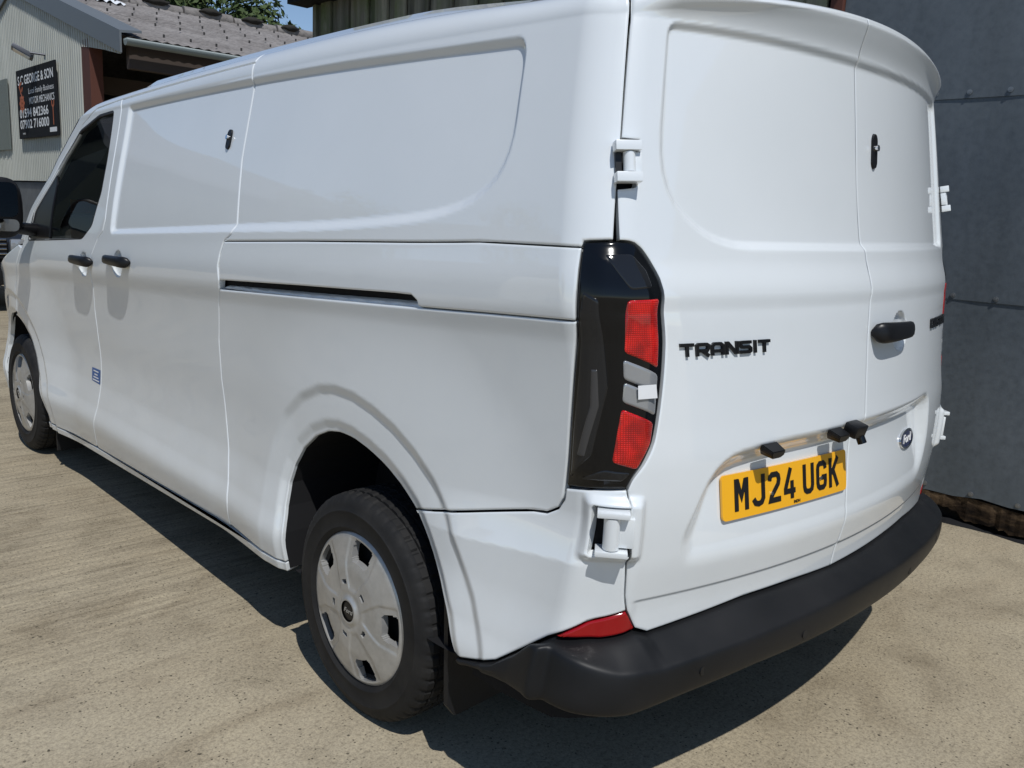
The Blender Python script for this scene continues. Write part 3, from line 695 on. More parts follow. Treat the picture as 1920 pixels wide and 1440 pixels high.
for dx, dy in ((-.083, -.012), (.128, -.004)):
    bm = bmesh.new(); add_tube(bm, pm @ Vector((dx, dy, .004 - .15 * dx * dx)), pm @ Vector((dx, dy, .0070 - .15 * dx * dx)), .005, 14); bm_obj('plate_screw', bm, M['chrome'], PL, True, 40)
# plate lamps and reversing camera under the ledge
def plate_lamp(u0, t0):
    c, x, y, z = frame(u0, t0, .05); m = Matrix((x, y, z)).transposed().to_4x4(); m.translation = c + z * .024; m = m @ Matrix.Scale(.68, 4)
    bm = bmesh.new(); pr = [(-.045, .016), (.045, .016), (.045, -.012), (.024, -.026), (-.030, -.026), (-.045, -.004)]
    a = [bm.verts.new((p, q, -.03)) for p, q in pr]; b = [bm.verts.new((p * .82, q * .7 - .002, .022)) for p, q in pr]; n = len(a)
    for i in range(n): bm.faces.new((a[i], a[(i + 1) % n], b[(i + 1) % n], b[i]))
    bm.faces.new(b); bm.faces.new(a[::-1]); bmesh.ops.bevel(bm, geom=list(bm.edges), offset=.003, segments=2, affect='EDGES'); bmesh.ops.transform(bm, matrix=m, verts=bm.verts)
    return bm_obj('plate_lamp', bm, M['satin_black'], LD, True, 35)
plate_lamp(-.480, .975); plate_lamp(-.195, .980)
c, x, y, z = frame(-.128, .985, .05); m = Matrix((x, y, z)).transposed().to_4x4(); m.translation = c + z * .026; m = m @ Matrix.Scale(.72, 4)
cm = box('reversing_camera', (-.030, -.022, -.03), (.050, .026, .024), M['satin_black'], LD, .006, m, True)
bm = bmesh.new(); add_tube(bm, m @ Vector((.034, -.020, .010)), m @ Vector((.038, -.044, .030)), .012, 16); bm_obj('camera_eye', bm, M['gloss_black'], cm, True, 40)
# hinges
def hinge(u0, t0, out, w, parent_l, parent_r, big):
    c, x, y, z = frame(u0, t0, .02); m = Matrix((x, y, z)).transposed().to_4x4(); m.translation = c + z * out
    for sx, par in ((1, parent_l), (-1, parent_r)):
        mm = Matrix.Diagonal((sx, 1, 1, 1)) @ m
        bm = bmesh.new()
        if big:
            add_tube(bm, mm @ Vector((0, -.036, -.002)), mm @ Vector((0, .036, -.002)), .0185, 24); add_box(bm, (.0, -.034, -.020), (.050, .034, -.002), .002, mm)
        else:
            add_tube(bm, mm @ Vector((.006, -.021, 0)), mm @ Vector((.006, .021, 0)), .0135, 20); add_box(bm, (.004, -.020, -.012), (.032, .020, .005), .0015, mm)
        h = bm_obj('hinge', bm, M['white'], None, True, 40); vanpart(h)
        for s in (-1, 1):
            if big: box('hinge_leaf', (-.034, s * .045 - .0065, -.03), (.038, s * .045 + .0065, .017), M['white'], h, .0025, mm, True)
            else: box('hinge_leaf', (-.027, s * .033 - .0105, -.012), (.030, s * .033 + .0105, .017), M['white'], h, .0022, mm, True)
        if not big: box('hinge_slot', (-.023, -.022, -.012), (-.010, .022, -.004), M['ink'], h, 0, mm)
        else: box('hinge_slot', (-.046, -.05, -.045), (.046, .05, -.034), M['dark'], h, 0, mm)
hinge(-.893, 1.612, .012, .05, None, None, False)
hinge(-.936, .824, .006, .05, None, None, True)
# sticker on the front door
V = [(-.055, -.032, 0), (.060, -.036, 0), (.060, .034, 0), (-.055, .032, 0)]
stk = mesh_obj('sticker', on_skin(np.array(V), -4.185, .636, .0012), [(0, 1, 2, 3)], M['blue_sticker'], FDO, False)
for k, (w, yy) in enumerate(((.035, .020), (.022, .004), (.035, -.010), (.045, -.024))):
    mesh_obj('sticker_print', on_skin(np.array([(-w, yy - .003, 0), (w, yy - .003, 0), (w, yy + .003, 0), (-w, yy + .003, 0)]), -4.183, .636, .0022), [(0, 1, 2, 3)], M['white_print'], stk, False)
# ---- wheels
def lathe(bm, prof, n, cx, mtx=None):
    rows = []
    for i in range(n):
        a = 2 * math.pi * i / n; rows.append([bm.verts.new((x, r * math.cos(a), r * math.sin(a))) for x, r in prof])
    for i in range(n):
        for j in range(len(prof) - 1): bm.faces.new((rows[i][j], rows[(i + 1) % n][j], rows[(i + 1) % n][j + 1], rows[i][j + 1]))
    return rows
def tyre_mesh():
    bm = bmesh.new(); R = .343
    pr = [(-.078, .205), (-.091, .222), (-.101, .233), (-.1070, .241), (-.1090, .2435), (-.1090, .246), (-.1080, .248), (-.1088, .262), (-.1078, .288), (-.1088, .290), (-.1085, .293), (-.1060, .2955), (-.103, .308), (-.096, .322), (-.088, .3325), (-.080, .3375), (-.0795, .3385), (-.060, .3415), (-.0595, .334), (-.052, .334), (-.0515, .342), (-.022, R), (-.0215, .335), (-.013, .335), (-.0125, R)]
    pr = pr + [(-x, r) for x, r in pr[::-1]]; n = 360; rows = lathe(bm, pr, n, 0)
    for i in range(n):   # cross cuts in the shoulder and ribs
        for j, (x, r) in enumerate(pr):
            if r > .322 and abs(x) > .055 and (i % 7) in (0, 1):
                v = rows[i][j]; k = (r - .0045) / r; v.co.y *= k; v.co.z *= k
            if r > .3405 and abs(x) < .055 and ((i + (3 if x > 0 else 0)) % 7) in (0, 1):
                v = rows[i][j]; k = (r - .004) / r; v.co.y *= k; v.co.z *= k
    bmesh.ops.recalc_face_normals(bm, faces=bm.faces)
    me = bpy.data.meshes.new('tyre'); bm.to_mesh(me); bm.free(); me.materials.append(M['rubber'])
    me.polygons.foreach_set('use_smooth', [True] * len(me.polygons)); me.set_sharp_from_angle(angle=math.radians(32)); return me
OPEN = [100, 34, -38, -110, -182]
def trim_mesh():
    """pressed wheel trim with five windows and five slots; lies in x, faces -x"""
    nr, na = 44, 300; rr = np.linspace(.030, .2195, nr); aa = np.linspace(0, 2 * np.pi, na, endpoint=False)
    Rr, Aa = np.meshgrid(rr, aa, indexing='ij'); hgt = np.interp(Rr, [0, .035, .045, .06, .12, .18, .2, .212, .2195], [.034, .034, .026, .028, .024, .012, .008, .003, -.006])
    hole = np.zeros(Rr.shape, bool); rim_ = np.full(Rr.shape, 1.0); spoke = np.zeros(Rr.shape)
    for c in OPEN:
        da = (np.degrees(Aa) - c + 180) % 360 - 180
        tan = Rr * np.radians(da)
        w = np.interp(Rr, [.134, .150, .200], [.017, .036, .042]); s = np.minimum(np.minimum(Rr - .142, .2000 - Rr), w - np.abs(tan)); hole |= s > 0
        rim_ = np.minimum(rim_, -s)
        wide = np.interp(Rr, [.06, .10, .14, .2], [.012, .036, .056, .064]); q = (wide - np.abs(tan)); spoke = np.maximum(spoke, sst(-.004, .004, q) * sst(.055, .075, Rr) * (1 - sst(.200, .206, Rr)))
        da2 = (np.degrees(Aa) - c - 36 + 180) % 360 - 180; s2 = np.minimum((.0035 - np.abs(Rr - .080)), .011 - np.abs(Rr * np.radians(da2))); hole |= s2 > 0
    hgt = hgt - .0035 * spoke
    X = np.stack([-hgt, Rr * np.cos(Aa), Rr * np.sin(Aa)], -1).reshape(-1, 3); V = list(X); Fc = []; idx = lambda i, j: i * na + (j % na)
    keep = np.zeros((nr - 1, na), bool)
    for i in range(nr - 1):
        for j in range(na):
            h4 = int(hole[i, j]) + int(hole[i + 1, j]) + int(hole[i, (j + 1) % na]) + int(hole[i + 1, (j + 1) % na])
            if h4 < 2: keep[i, j] = True; Fc.append((idx(i, j), idx(i, j + 1), idx(i + 1, j + 1), idx(i + 1, j)))
    edges = {}
    for f in Fc:
        for k in range(4):
            e = (f[k], f[(k + 1) % 4]); edges.setdefault((min(e), max(e)), []).append(e)
    deep = {}
    for e, l in list(edges.items()):
        if len(l) == 1 and all(.06 < np.hypot(X[q][1], X[q][2]) < .21 for q in e):
            a, b = l[0]
            for q in (a, b):
                if q not in deep: deep[q] = len(V); V.append(X[q] + np.array([.022, 0, 0]))
            Fc.append((b, a, deep[a], deep[b]))
    bm = bmesh.new(); vv = [bm.verts.new(tuple(v)) for v in V]
    for f in Fc: bm.faces.new([vv[k] for k in f])
    bmesh.ops.delete(bm, geom=[v for v in bm.verts if not v.link_faces], context='VERTS')
    me = bpy.data.meshes.new('wheel_trim'); bm.to_mesh(me); bm.free(); me.materials.append(M['silver'])
    me.polygons.foreach_set('use_smooth', [True] * len(me.polygons)); me.set_sharp_from_angle(angle=math.radians(30)); return me
TYRE, TRIM = tyre_mesh(), trim_mesh()
def wheel(x, y, side, spin):
    w = empty('wheel', (x, y, .338)); w.rotation_euler = (spin, 0, 0 if side < 0 else math.pi); vanpart(w)
    o = link(bpy.data.objects.new('tyre', TYRE), w)
    o = link(bpy.data.objects.new('wheel_trim', TRIM), w); o.location = (-.098, 0, 0); o.scale = (1, 1.06, 1.06)
    bm = bmesh.new(); r = lathe(bm, [(-.055, .0001), (-.055, .20), (-.080, .212), (.08, .212)], 48, 0); bm_obj('rim', bm, M['dark'], w, True, 40)
    bm = bmesh.new(); lathe(bm, [(-.1285, .0001), (-.1295, .020), (-.1270, .0295), (-.118, .031)], 40, 0); bm_obj('centre_cap', bm, M['satin_black'], w, True, 40)
    a_ = np.linspace(0, 2 * math.pi, 32, endpoint=False)
    V, Fc = text_mesh('Ford', .020, .0003, .3, 1.15, .0003); V = np.array([(-.1300 - v[2], -v[0], v[1]) for v in V]); mesh_obj('cap_script', V, Fc, M['silver'], w, False)
    return w
wheel(-.897, .935, -1, 0.0); wheel(.897, .935, 1, .5); wheel(-.885, 4.435, -1, .9); wheel(.885, 4.435, 1, 1.5)
# mud flaps
for sx in (1, -1):
    bm = bmesh.new(); pr = [(-.985, .56), (-.97, .60), (-.80, .62), (-.80, .19), (-.965, .185), (-.99, .22)]
    yb_ = .535
    a = [bm.verts.new((sx * p, yb_ - (.55 - q) * .06, q)) for p, q in pr]; b = [bm.verts.new((sx * p, yb_ + .016 - (.55 - q) * .06, q)) for p, q in pr]
    for i in range(6): bm.faces.new((a[i], a[(i + 1) % 6], b[(i + 1) % 6], b[i]))
    bm.faces.new(a[::-1]); bm.faces.new(b); vanpart(bm_obj('mud_flap', bm, M['plastic'], None))
    vanpart(box('mud_flap', (sx * .80, 3.93, .10), (sx * .96, 3.945, .34), M['plastic'], None, .004))
# ---- door mirror
for sx in (1, -1):
    bm = bmesh.new(); c = Vector((sx * -1.150, 4.02, 1.405))
    bmesh.ops.create_uvsphere(bm, u_segments=24, v_segments=16, radius=1)
    for v in bm.verts:
        p = 3.2; q = v.co.copy(); k = (abs(q.x) ** p + abs(q.z) ** p + 1e-9) ** (-1 / p) * math.hypot(q.x, q.z)
        v.co = Vector((q.x * k * .112, q.y * (.09 if q.y > 0 else .02), q.z * k * .155)) + c
    mir = vanpart(bm_obj('door_mirror', bm, M['satin_black'], None, True, 60))
    slab('mirror_glass', rrect(.175, .175, .035), -.002, .002, M['mirror_glass'], mir, Matrix.Translation(c + Vector((0, -.024, .042))) @ Matrix.Rotation(math.radians(90), 4, 'X') @ Matrix.Rotation(math.radians(sx * 8), 4, 'Y'))
    slab('blind_spot_glass', rrect(.17, .062, .025), -.002, .002, M['mirror_glass'], mir, Matrix.Translation(c + Vector((0, -.022, -.088))) @ Matrix.Rotation(math.radians(96), 4, 'X'))
    bm = bmesh.new(); add_tube(bm, (sx * -.95, 4.10, 1.29), c + Vector((sx * .06, .03, -.10)), .035, 14, .03); bm_obj('mirror_arm', bm, M['satin_black'], mir, True, 40)
# ================================================================ the yard
def concrete():
    m = mat('brushed_concrete', (.36, .32, .25), .9, 0, 0, .25); t = NT(m)
    big = t.noise(.55, 6, .6); mid = t.noise(3.2, 6, .62); fine = t.noise(70, 4, .65); grit = t.noise(150, 3, .7)
    vo = t.n('ShaderNodeTexVoronoi'); vo.inputs['Scale'].default_value = 62; t.l(t.obj(), vo.inputs['Vector'])
    vo2 = t.n('ShaderNodeTexVoronoi'); vo2.inputs['Scale'].default_value = 30; t.l(t.obj(), vo2.inputs['Vector'])
    broom = t.noise(1.0, 7, .72, t.obj((1.6, 34, 1)), .5)
    c = t.ramp(big, [(.30, (.330, .282, .200)), (.55, (.385, .334, .242)), (.78, (.415, .366, .272))])
    c = t.mix(.55, c, t.ramp(mid, [(.28, (.42, .40, .37)), (.48, (.84, .83, .82)), (.72, (1.04, 1.03, 1.0))]), 'MULTIPLY')
    c = t.mix(.55, c, t.ramp(fine, [(.34, (.50, .48, .46)), (.5, (.96, .96, .96)), (.68, (1.22, 1.20, 1.15))]), 'MULTIPLY')
    c = t.mix(.42, c, t.ramp(grit, [(.36, (.45, .43, .41)), (.5, (1, 1, 1)), (.66, (1.25, 1.22, 1.18))]), 'MULTIPLY')
    sp = t.ramp(vo.outputs['Distance'], [(.12, .0), (.22, 1.0)]); gate = t.ramp(t.noise(19, 2, .5), [(.46, 0.0), (.56, 1.0)])
    dark = t.mix(gate, (1, 1, 1), sp, 'MIX'); c = t.mix(.78, c, dark, 'MULTIPLY')
    sp2 = t.ramp(vo2.outputs['Distance'], [(.10, .0), (.17, 1.0)]); gate2 = t.ramp(t.noise(8, 2, .5), [(.54, 0.0), (.60, 1.0)])
    c = t.mix(.72, c, t.mix(gate2, (1, 1, 1), sp2, 'MIX'), 'MULTIPLY')
    st = t.ramp(t.noise(1.35, 5, .62, t.obj((1, 1.6, 1), (0, 0, .5)), .8), [(.30, (.66, .63, .60)), (.44, (.93, .92, .91)), (.60, (1.0, 1.0, 1.0)), (.74, (1.10, 1.09, 1.07))]); c = t.mix(.85, c, st, 'MULTIPLY')
    # broom strokes run across the yard beyond the smoother, worn apron behind the van
    sx = t.n('ShaderNodeSeparateXYZ'); t.l(t.obj(), sx.inputs[0]); ed = t.n('ShaderNodeMath', operation='ADD'); t.l(sx.outputs['Y'], ed.inputs[0])
    nz = t.n('ShaderNodeMath', operation='MULTIPLY'); t.l(mid, nz.inputs[0]); nz.inputs[1].default_value = .7; t.l(nz.outputs[0], ed.inputs[1])
    msk = t.ramp(ed.outputs[0], [(0, .12), (1, 1.0)]); mr = t.n('ShaderNodeMapRange'); t.l(ed.outputs[0], mr.inputs[0]); mr.inputs[1].default_value = 1.75; mr.inputs[2].default_value = 2.35; mr.inputs[3].default_value = .10; mr.inputs[4].default_value = 1.0
    br = t.ramp(broom, [(.34, (.66, .65, .64)), (.5, (.92, .92, .92)), (.64, (1.08, 1.08, 1.07))]); c = t.mix(mr.outputs[0], c, t.mix(1.0, c, br, 'MULTIPLY'))
    t.l(c, t.b.inputs['Base Color'])
    ad = t.n('ShaderNodeMath', operation='MULTIPLY_ADD'); t.l(broom, ad.inputs[0]); t.l(mr.outputs[0], ad.inputs[1]); ad2 = t.n('ShaderNodeMath', operation='ADD'); t.l(fine, ad2.inputs[0]); t.l(grit, ad2.inputs[1]); t.l(ad2.outputs[0], ad.inputs[2])
    t.bump(ad.outputs[0], .28, .005); return m
M['concrete'] = concrete()
bm = bmesh.new(); bmesh.ops.create_grid(bm, x_segments=2, y_segments=2, size=300); bmesh.ops.translate(bm, vec=(0, 40, 0), verts=bm.verts); gnd = bm_obj('concrete_ground', bm, M['concrete']); gnd['kind'] = 'structure'

# ---------------------------------------------------------------- grey metal wall beside the van
def galv():
    m = mat('weathered_galvanised_sheet', (.12, .14, .16), .55, .25, 0, .4); t = NT(m)
    a = t.noise(1.1, 5, .6); b = t.noise(26, 4, .7); s = t.noise(1.0, 4, .6, t.obj((5, 5, .5)))
    c = t.ramp(a, [(.3, (.105, .124, .142)), (.7, (.150, .172, .192))]); c = t.mix(.6, c, t.ramp(b, [(.3, (.72, .72, .73)), (.6, (1.05, 1.05, 1.05))]), 'MULTIPLY')
    c = t.mix(.5, c, t.ramp(s, [(.35, (.72, .72, .70)), (.6, (1, 1, 1))]), 'MULTIPLY'); t.l(c, t.b.inputs['Base Color'])
    r = t.ramp(b, [(.3, .48), (.7, .68)]); t.l(r, t.b.inputs['Roughness']); t.bump(a, .25, .02); return m
M['galv'] = galv()
def rotten():
    m = mat('rotten_timber', (.10, .065, .035), .9, 0, 0, .2); t = NT(m)
    a = t.noise(4.5, 7, .72, t.obj((1, 1, 4)), .6); c = t.ramp(a, [(.38, (.006, .004, .003)), (.50, (.030, .019, .011)), (.70, (.12, .080, .046))]); t.l(c, t.b.inputs['Base Color'])
    t.bump(t.noise(24, 5, .7), .6, .01); return m
M['rotten'] = rotten()
M['redbrown'] = mat('red_brown_post_paint', (.085, .028, .018), .7)
WX = 2.39
wall = empty('metal_wall', (WX, -1.5, 0), 'grey flat metal sheet wall with screwed lap joints close behind the van', 'wall'); 
def under(o, root):
    o.parent = root; o.matrix_parent_inverse = Matrix.Translation(-root.location); return o
rows_z = [(.155, 1.205), (1.172, 2.205), (2.168, 3.20), (3.165, 4.2)]
for ri, (z0, z1) in enumerate(rows_z):
    edges_y = [1.36, -.95 - .35 * (ri % 2), -3.4, -5.8]
    for k in range(3):
        ya, yb = edges_y[k], edges_y[k + 1] - .03
        bm = bmesh.new(); n = 18; vv = []
        for i in range(n + 1):
            y = ya + (yb - ya) * i / n; row = []
            for j in range(7):
                z = z0 + (z1 - z0) * j / 6; x = WX - .0025 * (1 - j / 6) - .0022 * math.sin(y * 5.1 + ri * 2 + z * 3) - .0015 * math.sin(y * 11 + z * 2.1)
                if ri == 0 and j == 0: z += .012 * math.sin(y * 7) + .006 * math.sin(y * 23)
                row.append((bm.verts.new((x, y, z)), bm.verts.new((x + .0012, y, z))))
            vv.append(row)
        for i in range(n):
            for j in range(6):
                bm.faces.new((vv[i][j][0], vv[i][j + 1][0], vv[i + 1][j + 1][0], vv[i + 1][j][0])); bm.faces.new((vv[i][j][1], vv[i + 1][j][1], vv[i + 1][j + 1][1], vv[i][j + 1][1]))
            bm.faces.new((vv[i][0][0], vv[i + 1][0][0], vv[i + 1][0][1], vv[i][0][1]))
        under(bm_obj('metal_sheet', bm, M['galv'], None, True, 50), wall)
M['screw'] = mat('galvanised_screw', (.24, .25, .26), .4, .7)
SCR = None
for z, ys in ((2.197, (.816, .655, .47, .25, 1.05, 1.28)), (1.192, (.596, .392, .15, .82, 1.05, 1.28)), (.183, (.60, .368, .147, .82, 1.05)), (3.19, (.8, .5, .2, -.1, 1.1))):
    for y in ys:
        if SCR is None:
            bm = bmesh.new(); add_tube(bm, (-.002, 0, 0), (.003, 0, 0), .0125, 14); add_tube(bm, (-.006, 0, 0), (-.002, 0, 0), .0065, 6); o = bm_obj('screw', bm, M['screw'], None, True, 40); SCR = o
        else: o = link(SCR.copy())
        o.location = (WX - .007, y, z); under(o, wall)
under(box('corner_post', (WX - .03, 1.362, 0), (WX + .08, 1.435, 4.2), M['redbrown'], None, .004), wall)
under(box('wall_core', (WX + .05, -5.8, .02), (WX + .25, 1.36, 4.2), M['dark']), wall)
# rotten sole plate under the sheets
bm = bmesh.new(); n = 240; A = []; rj = random.Random(5)
for i in range(n + 1):
    y = 1.36 - 5.6 * i / n; i = i / 4; zt = .150 + .006 * math.sin(i * 1.3); zb = .050 + .022 * math.sin(i * .9) + .014 * math.sin(i * 2.7 + 1) + rj.uniform(-.010, .012) + (.03 if 15 < i % 23 < 18 else 0); xo = WX - .002 + .005 * math.sin(i * .7) + rj.uniform(-.004, .004)
    A.append([bm.verts.new(v) for v in ((xo + .002, y, zt), (xo, y, (zt + zb) / 2 + .01), (xo + .002, y, zb), (xo + .08, y, zb), (xo + .08, y, zt))])
for i in range(n):
    for j in range(5): bm.faces.new((A[i][j], A[i][(j + 1) % 5], A[i + 1][(j + 1) % 5], A[i + 1][j]))
under(bm_obj('rotten_sole_plate', bm, M['rotten']), wall)
bm = bmesh.new(); n = 50; A = []
for i in range(n + 1):
    y = 1.36 - 5.6 * i / n; xo = WX - .020 + .012 * math.sin(i * .8) + .010 * math.sin(i * 2.1); zt = .012 + .010 * math.sin(i * 1.7)
    A.append([bm.verts.new(v) for v in ((xo, y, .0), (xo + .015, y, zt), (xo + .10, y, zt), (xo + .10, y, 0))])
for i in range(n):
    for j in range(3): bm.faces.new((A[i][j], A[i][j + 1], A[i + 1][j + 1], A[i + 1][j]))
under(bm_obj('dark_gap_strip', bm, M['dark']), wall)  # near-black strip paints in the shaded gap at the wall foot

# ---------------------------------------------------------------- mossy boarded shed further along
def mossy():
    m = mat('mossy_weathered_board', (.12, .12, .09), .9, 0, 0, .2); t = NT(m)
    oi = t.n('ShaderNodeObjectInfo'); g = t.noise(1.0, 6, .65, t.obj((9, 9, .7))); a = t.noise(1.6, 5, .65, t.obj((2, 2, 1)))
    c = t.ramp(g, [(.28, (.085, .082, .070)), (.5, (.21, .205, .17)), (.75, (.36, .345, .29))]); gr = t.ramp(a, [(.42, 0.0), (.62, 1.0)])
    c = t.mix(gr, c, (.135, .165, .085)); v = t.ramp(oi.outputs['Random'], [(0, (.55, .56, .55)), (1, (1.15, 1.13, 1.05))]); c = t.mix(1, c, v, 'MULTIPLY'); t.l(c, t.b.inputs['Base Color'])
    t.bump(g, .5, .012); return m
M['mossy'] = mossy()
shed = empty('boarded_shed', (WX, 4.1, 0), 'shed side of mossy greenish vertical boards rising beyond the van roof', 'shed')
y = 1.46; k = 0; BOARDS = []
while y < 6.78:
    w = random.uniform(.135, .185); proud = .03 if k % 2 else 0
    bm = bmesh.new(); add_box(bm, (WX - .022 - proud, y - (.012 if proud else 0), .06), (WX - proud, y + w + (.010 if proud else -.012), 4.2), .004)
    for v in bm.verts: v.co.x += random.uniform(-.004, .004)
    under(bm_obj('board', bm, M['mossy']), shed); y += w - (.012 if not proud else .004); k += 1
under(box('corner_board', (WX - .06, 6.77, .05), (WX + .02, 6.83, 4.2), M['mossy'], None, .004), shed)
under(box('shed_core', (WX + .02, 1.44, .05), (WX + 3.2, 6.80, 4.2), M['dark']), shed)
M['gutter'] = mat('pale_green_grey_gutter', (.20, .235, .235), .5)
under(box('eaves_box', (WX - .28, 1.0, 3.46), (WX - .02, 7.02, 3.62), M['gutter'], None, .012), shed)
under(box('eaves_soffit', (WX - .24, 1.0, 3.40), (WX - .02, 7.0, 3.455), M['dark'], None, 0), shed)

# ---------------------------------------------------------------- workshop barn
BX, BY, EZ, RY, RZ = 2.10, 11.30, 3.53, 16.25, 4.95; SL = (RZ - EZ) / (RY - BY)
def clad():
    m = mat('cream_profiled_cladding', (.40, .39, .33), .6, 0, .1, .4); t = NT(m)
    a = t.noise(.9, 5, .6); s = t.noise(1, 4, .6, t.obj((6, 6, .4))); c = t.ramp(a, [(.3, (.36, .37, .335)), (.7, (.42, .43, .39))]); c = t.mix(.4, c, t.ramp(s, [(.35, (.72, .72, .70)), (.6, (1, 1, 1))]), 'MULTIPLY'); t.l(c, t.b.inputs['Base Color']); return m
M['clad'] = clad()
def fibre():
    m = mat('fibre_cement_roof', (.20, .185, .18), .9, 0, 0, .2); t = NT(m)
    a = t.noise(1.3, 6, .65); b = t.noise(12, 5, .7); c = t.ramp(a, [(.3, (.165, .150, .140)), (.55, (.230, .213, .202)), (.8, (.295, .275, .262))]); c = t.mix(.7, c, t.ramp(b, [(.3, (.42, .42, .42)), (.55, (1.0, 1.0, 1.0)), (.75, (1.2, 1.18, 1.15))]), 'MULTIPLY'); t.l(c, t.b.inputs['Base Color']); return m
M['fibre'] = fibre()
M['flash'] = mat('grey_verge_flashing', (.145, .16, .17), .5, .2)
def block():
    m = mat('grey_blockwork', (.12, .13, .135), .85); t = NT(m); a = t.noise(3, 6, .65); c = t.ramp(a, [(.3, (.09, .10, .105)), (.7, (.15, .16, .165))]); t.l(c, t.b.inputs['Base Color']); t.bump(t.noise(30, 4, .7), .4, .01); return m
M['block'] = block()
M['tan'] = mat('dark_timber_fascia', (.055, .04, .032), .85)
M['greyboard'] = mat('grey_inner_boarding', (.30, .30, .29), .8)
barn = empty('workshop_barn', (BX, 14, 0), 'cream corrugated workshop barn with dark open front and grey sheet roof', 'barn')
def verge_z(y): return EZ + SL * (y - BY) if y < RY else RZ - SL * (y - RY)
def cladding(ya, yb, zlo, zhi, pitch=.10, dep=.028):
    """trapezoidal profiled sheet on the gable plane"""
    bm = bmesh.new(); n = int(round((yb - ya) / pitch)); cols = []
    for i in range(n):
        for f, d in ((0, 0), (.28, 0), (.40, dep), (.82, dep), (.94, 0)):
            y = ya + (i + f) * pitch; cols.append((BX - d, y))
    cols.append((BX, yb)); vs_ = [(bm.verts.new((x, y, zlo(y))), bm.verts.new((x, y, zhi(y)))) for x, y in cols]
    for a, b in zip(vs_[:-1], vs_[1:]): bm.faces.new((a[0], a[1], b[1], b[0]))
    return bm
y = 12.84
while y < 21.0:
    y2 = min(y + 1.0, 21.2); under(bm_obj('cladding_sheet', cladding(y, y2 - .004, lambda q: 1.66, lambda q: verge_z(q) - .02), M['clad']), barn); y = y2
rag = [.30 + .04 * math.sin(i * 2.3) for i in range(40)]
under(bm_obj('cladding_valance', cladding(11.32, 12.83, lambda q: verge_z(q) - np.interp(q, [11.3, 11.9, 12.5, 12.84], [.20, .26, .34, .40]), lambda q: verge_z(q) - .02), M['clad']), barn)
for ya, yb in ((12.9, 15.0), (15.02, 17.4), (17.42, 21.2)): under(box('block_wall', (BX + .01, ya, 0), (BX + .2, yb, 1.64), M['block'], None, .01), barn)
under(box('red_post', (BX - .02, 12.50, 0), (BX + .16, 12.84, 3.66), M['redbrown'], None, .006), barn)
under(box('front_post', (BX + .02, 11.36, 0), (BX + .14, 11.48, 3.2), M['tan'], None, .006), barn) if False else None
# roof: two courses of corrugated sheets on the near slope
def roof_sheet(xa, xb, ya, yb, lift):
    bm = bmesh.new(); n = int(round((xb - xa) / .146)); row = []
    for i in range(n * 4 + 1):
        x = xa + i * .0365; h = .010 * math.sin(i * math.pi / 2 + .3); row.append((bm.verts.new((x, ya, EZ + SL * (ya - BY) + .05 + h + lift)), bm.verts.new((x, yb, EZ + SL * (yb - BY) + .05 + h))))
    for a, b in zip(row[:-1], row[1:]): bm.faces.new((a[0], b[0], b[1], a[1]))
    return bm
for c_, (ya, yb) in enumerate(((11.18, 13.85), (13.7, 16.25))):
    x = BX - .05
    while x < 12.5:
        o = under(bm_obj('roof_sheet', roof_sheet(x, x + 1.022, ya, yb, .003), M['fibre'], None, True), barn); x += 1.022
M['bolt'] = mat('dark_roof_bolt', (.03, .028, .026), .7); BO = None
for yy in (11.45, 12.70, 13.6, 14.55, 15.4):
    for i in range(26):
        if BO is None:
            bm = bmesh.new(); add_tube(bm, (0, 0, 0), (0, 0, .04), .015, 8); o = BO = bm_obj('roof_bolt', bm, M['bolt'], None, True, 40)
        else: o = link(BO.copy())
        o.location = (BX + .25 + i * .38, yy + .02 * math.sin(i * 3.1), EZ + SL * (yy - BY) + .085); under(o, barn)
bm = bmesh.new(); bmesh.ops.create_grid(bm, x_segments=1, y_segments=1, size=1)
for v in bm.verts: v.co = Vector((BX - .05 if v.co.x < 0 else 12.5, RY if v.co.y < 0 else 21.3, RZ + .03 if v.co.y < 0 else RZ - SL * 5.05 + .03))
under(bm_obj('far_roof_slope', bm, M['fibre']), barn)
rnd_ = random.Random(3); x = BX
while x < 11.8:
    L = rnd_.uniform(.9, 1.1); h = rnd_.choice((.0, .0, .015, .03))
    bm = bmesh.new(); add_tube(bm, (x, RY, RZ + .03 + h), (x + L - .04, RY, RZ + .035 + h), .12, 10); under(bm_obj('ridge_cap', bm, M['fibre'], None, True, 50), barn); x += L
M['moss_dark'] = mat('dark_roof_moss', (.020, .018, .014), .95)
for px_, L in ((4.30, .55), (5.36, .50), (6.25, .50), (7.1, .45), (3.55, .3)):
    bm = bmesh.new(); bmesh.ops.create_icosphere(bm, subdivisions=2, radius=1)
    for v in bm.verts: v.co = Vector((px_ + .2 + v.co.x * L / 2, RY - .10 + v.co.y * .10, RZ + .14 + v.co.z * .055 + .02 * math.sin(v.co.x * 9)))
    under(bm_obj('ridge_moss', bm, M['moss_dark'], None, True), barn)
M['skylight'] = mat('white_roof_light', (.72, .74, .76), .4)
bm = bmesh.new(); row = []
for i in range(0, 45):
    x = 2.02 + 0.0365 * i; h = .026 * math.sin(i * math.pi / 2 + .3) + .030; e = .10 * math.sin(i * .9) + .006 * i; ya = 15.35 - .005 * i + e * .4; yb = 15.95 + .0 * e - .006 * i
    row.append((bm.verts.new((x, ya, EZ + SL * (ya - BY) + .055 + h)), bm.verts.new((x, yb, EZ + SL * (yb - BY) + .055 + h))))
for a, b in zip(row[:-1], row[1:]): bm.faces.new((a[0], b[0], b[1], a[1]))
under(bm_obj('roof_light_sheet', bm, M['skylight'], None, True), barn)
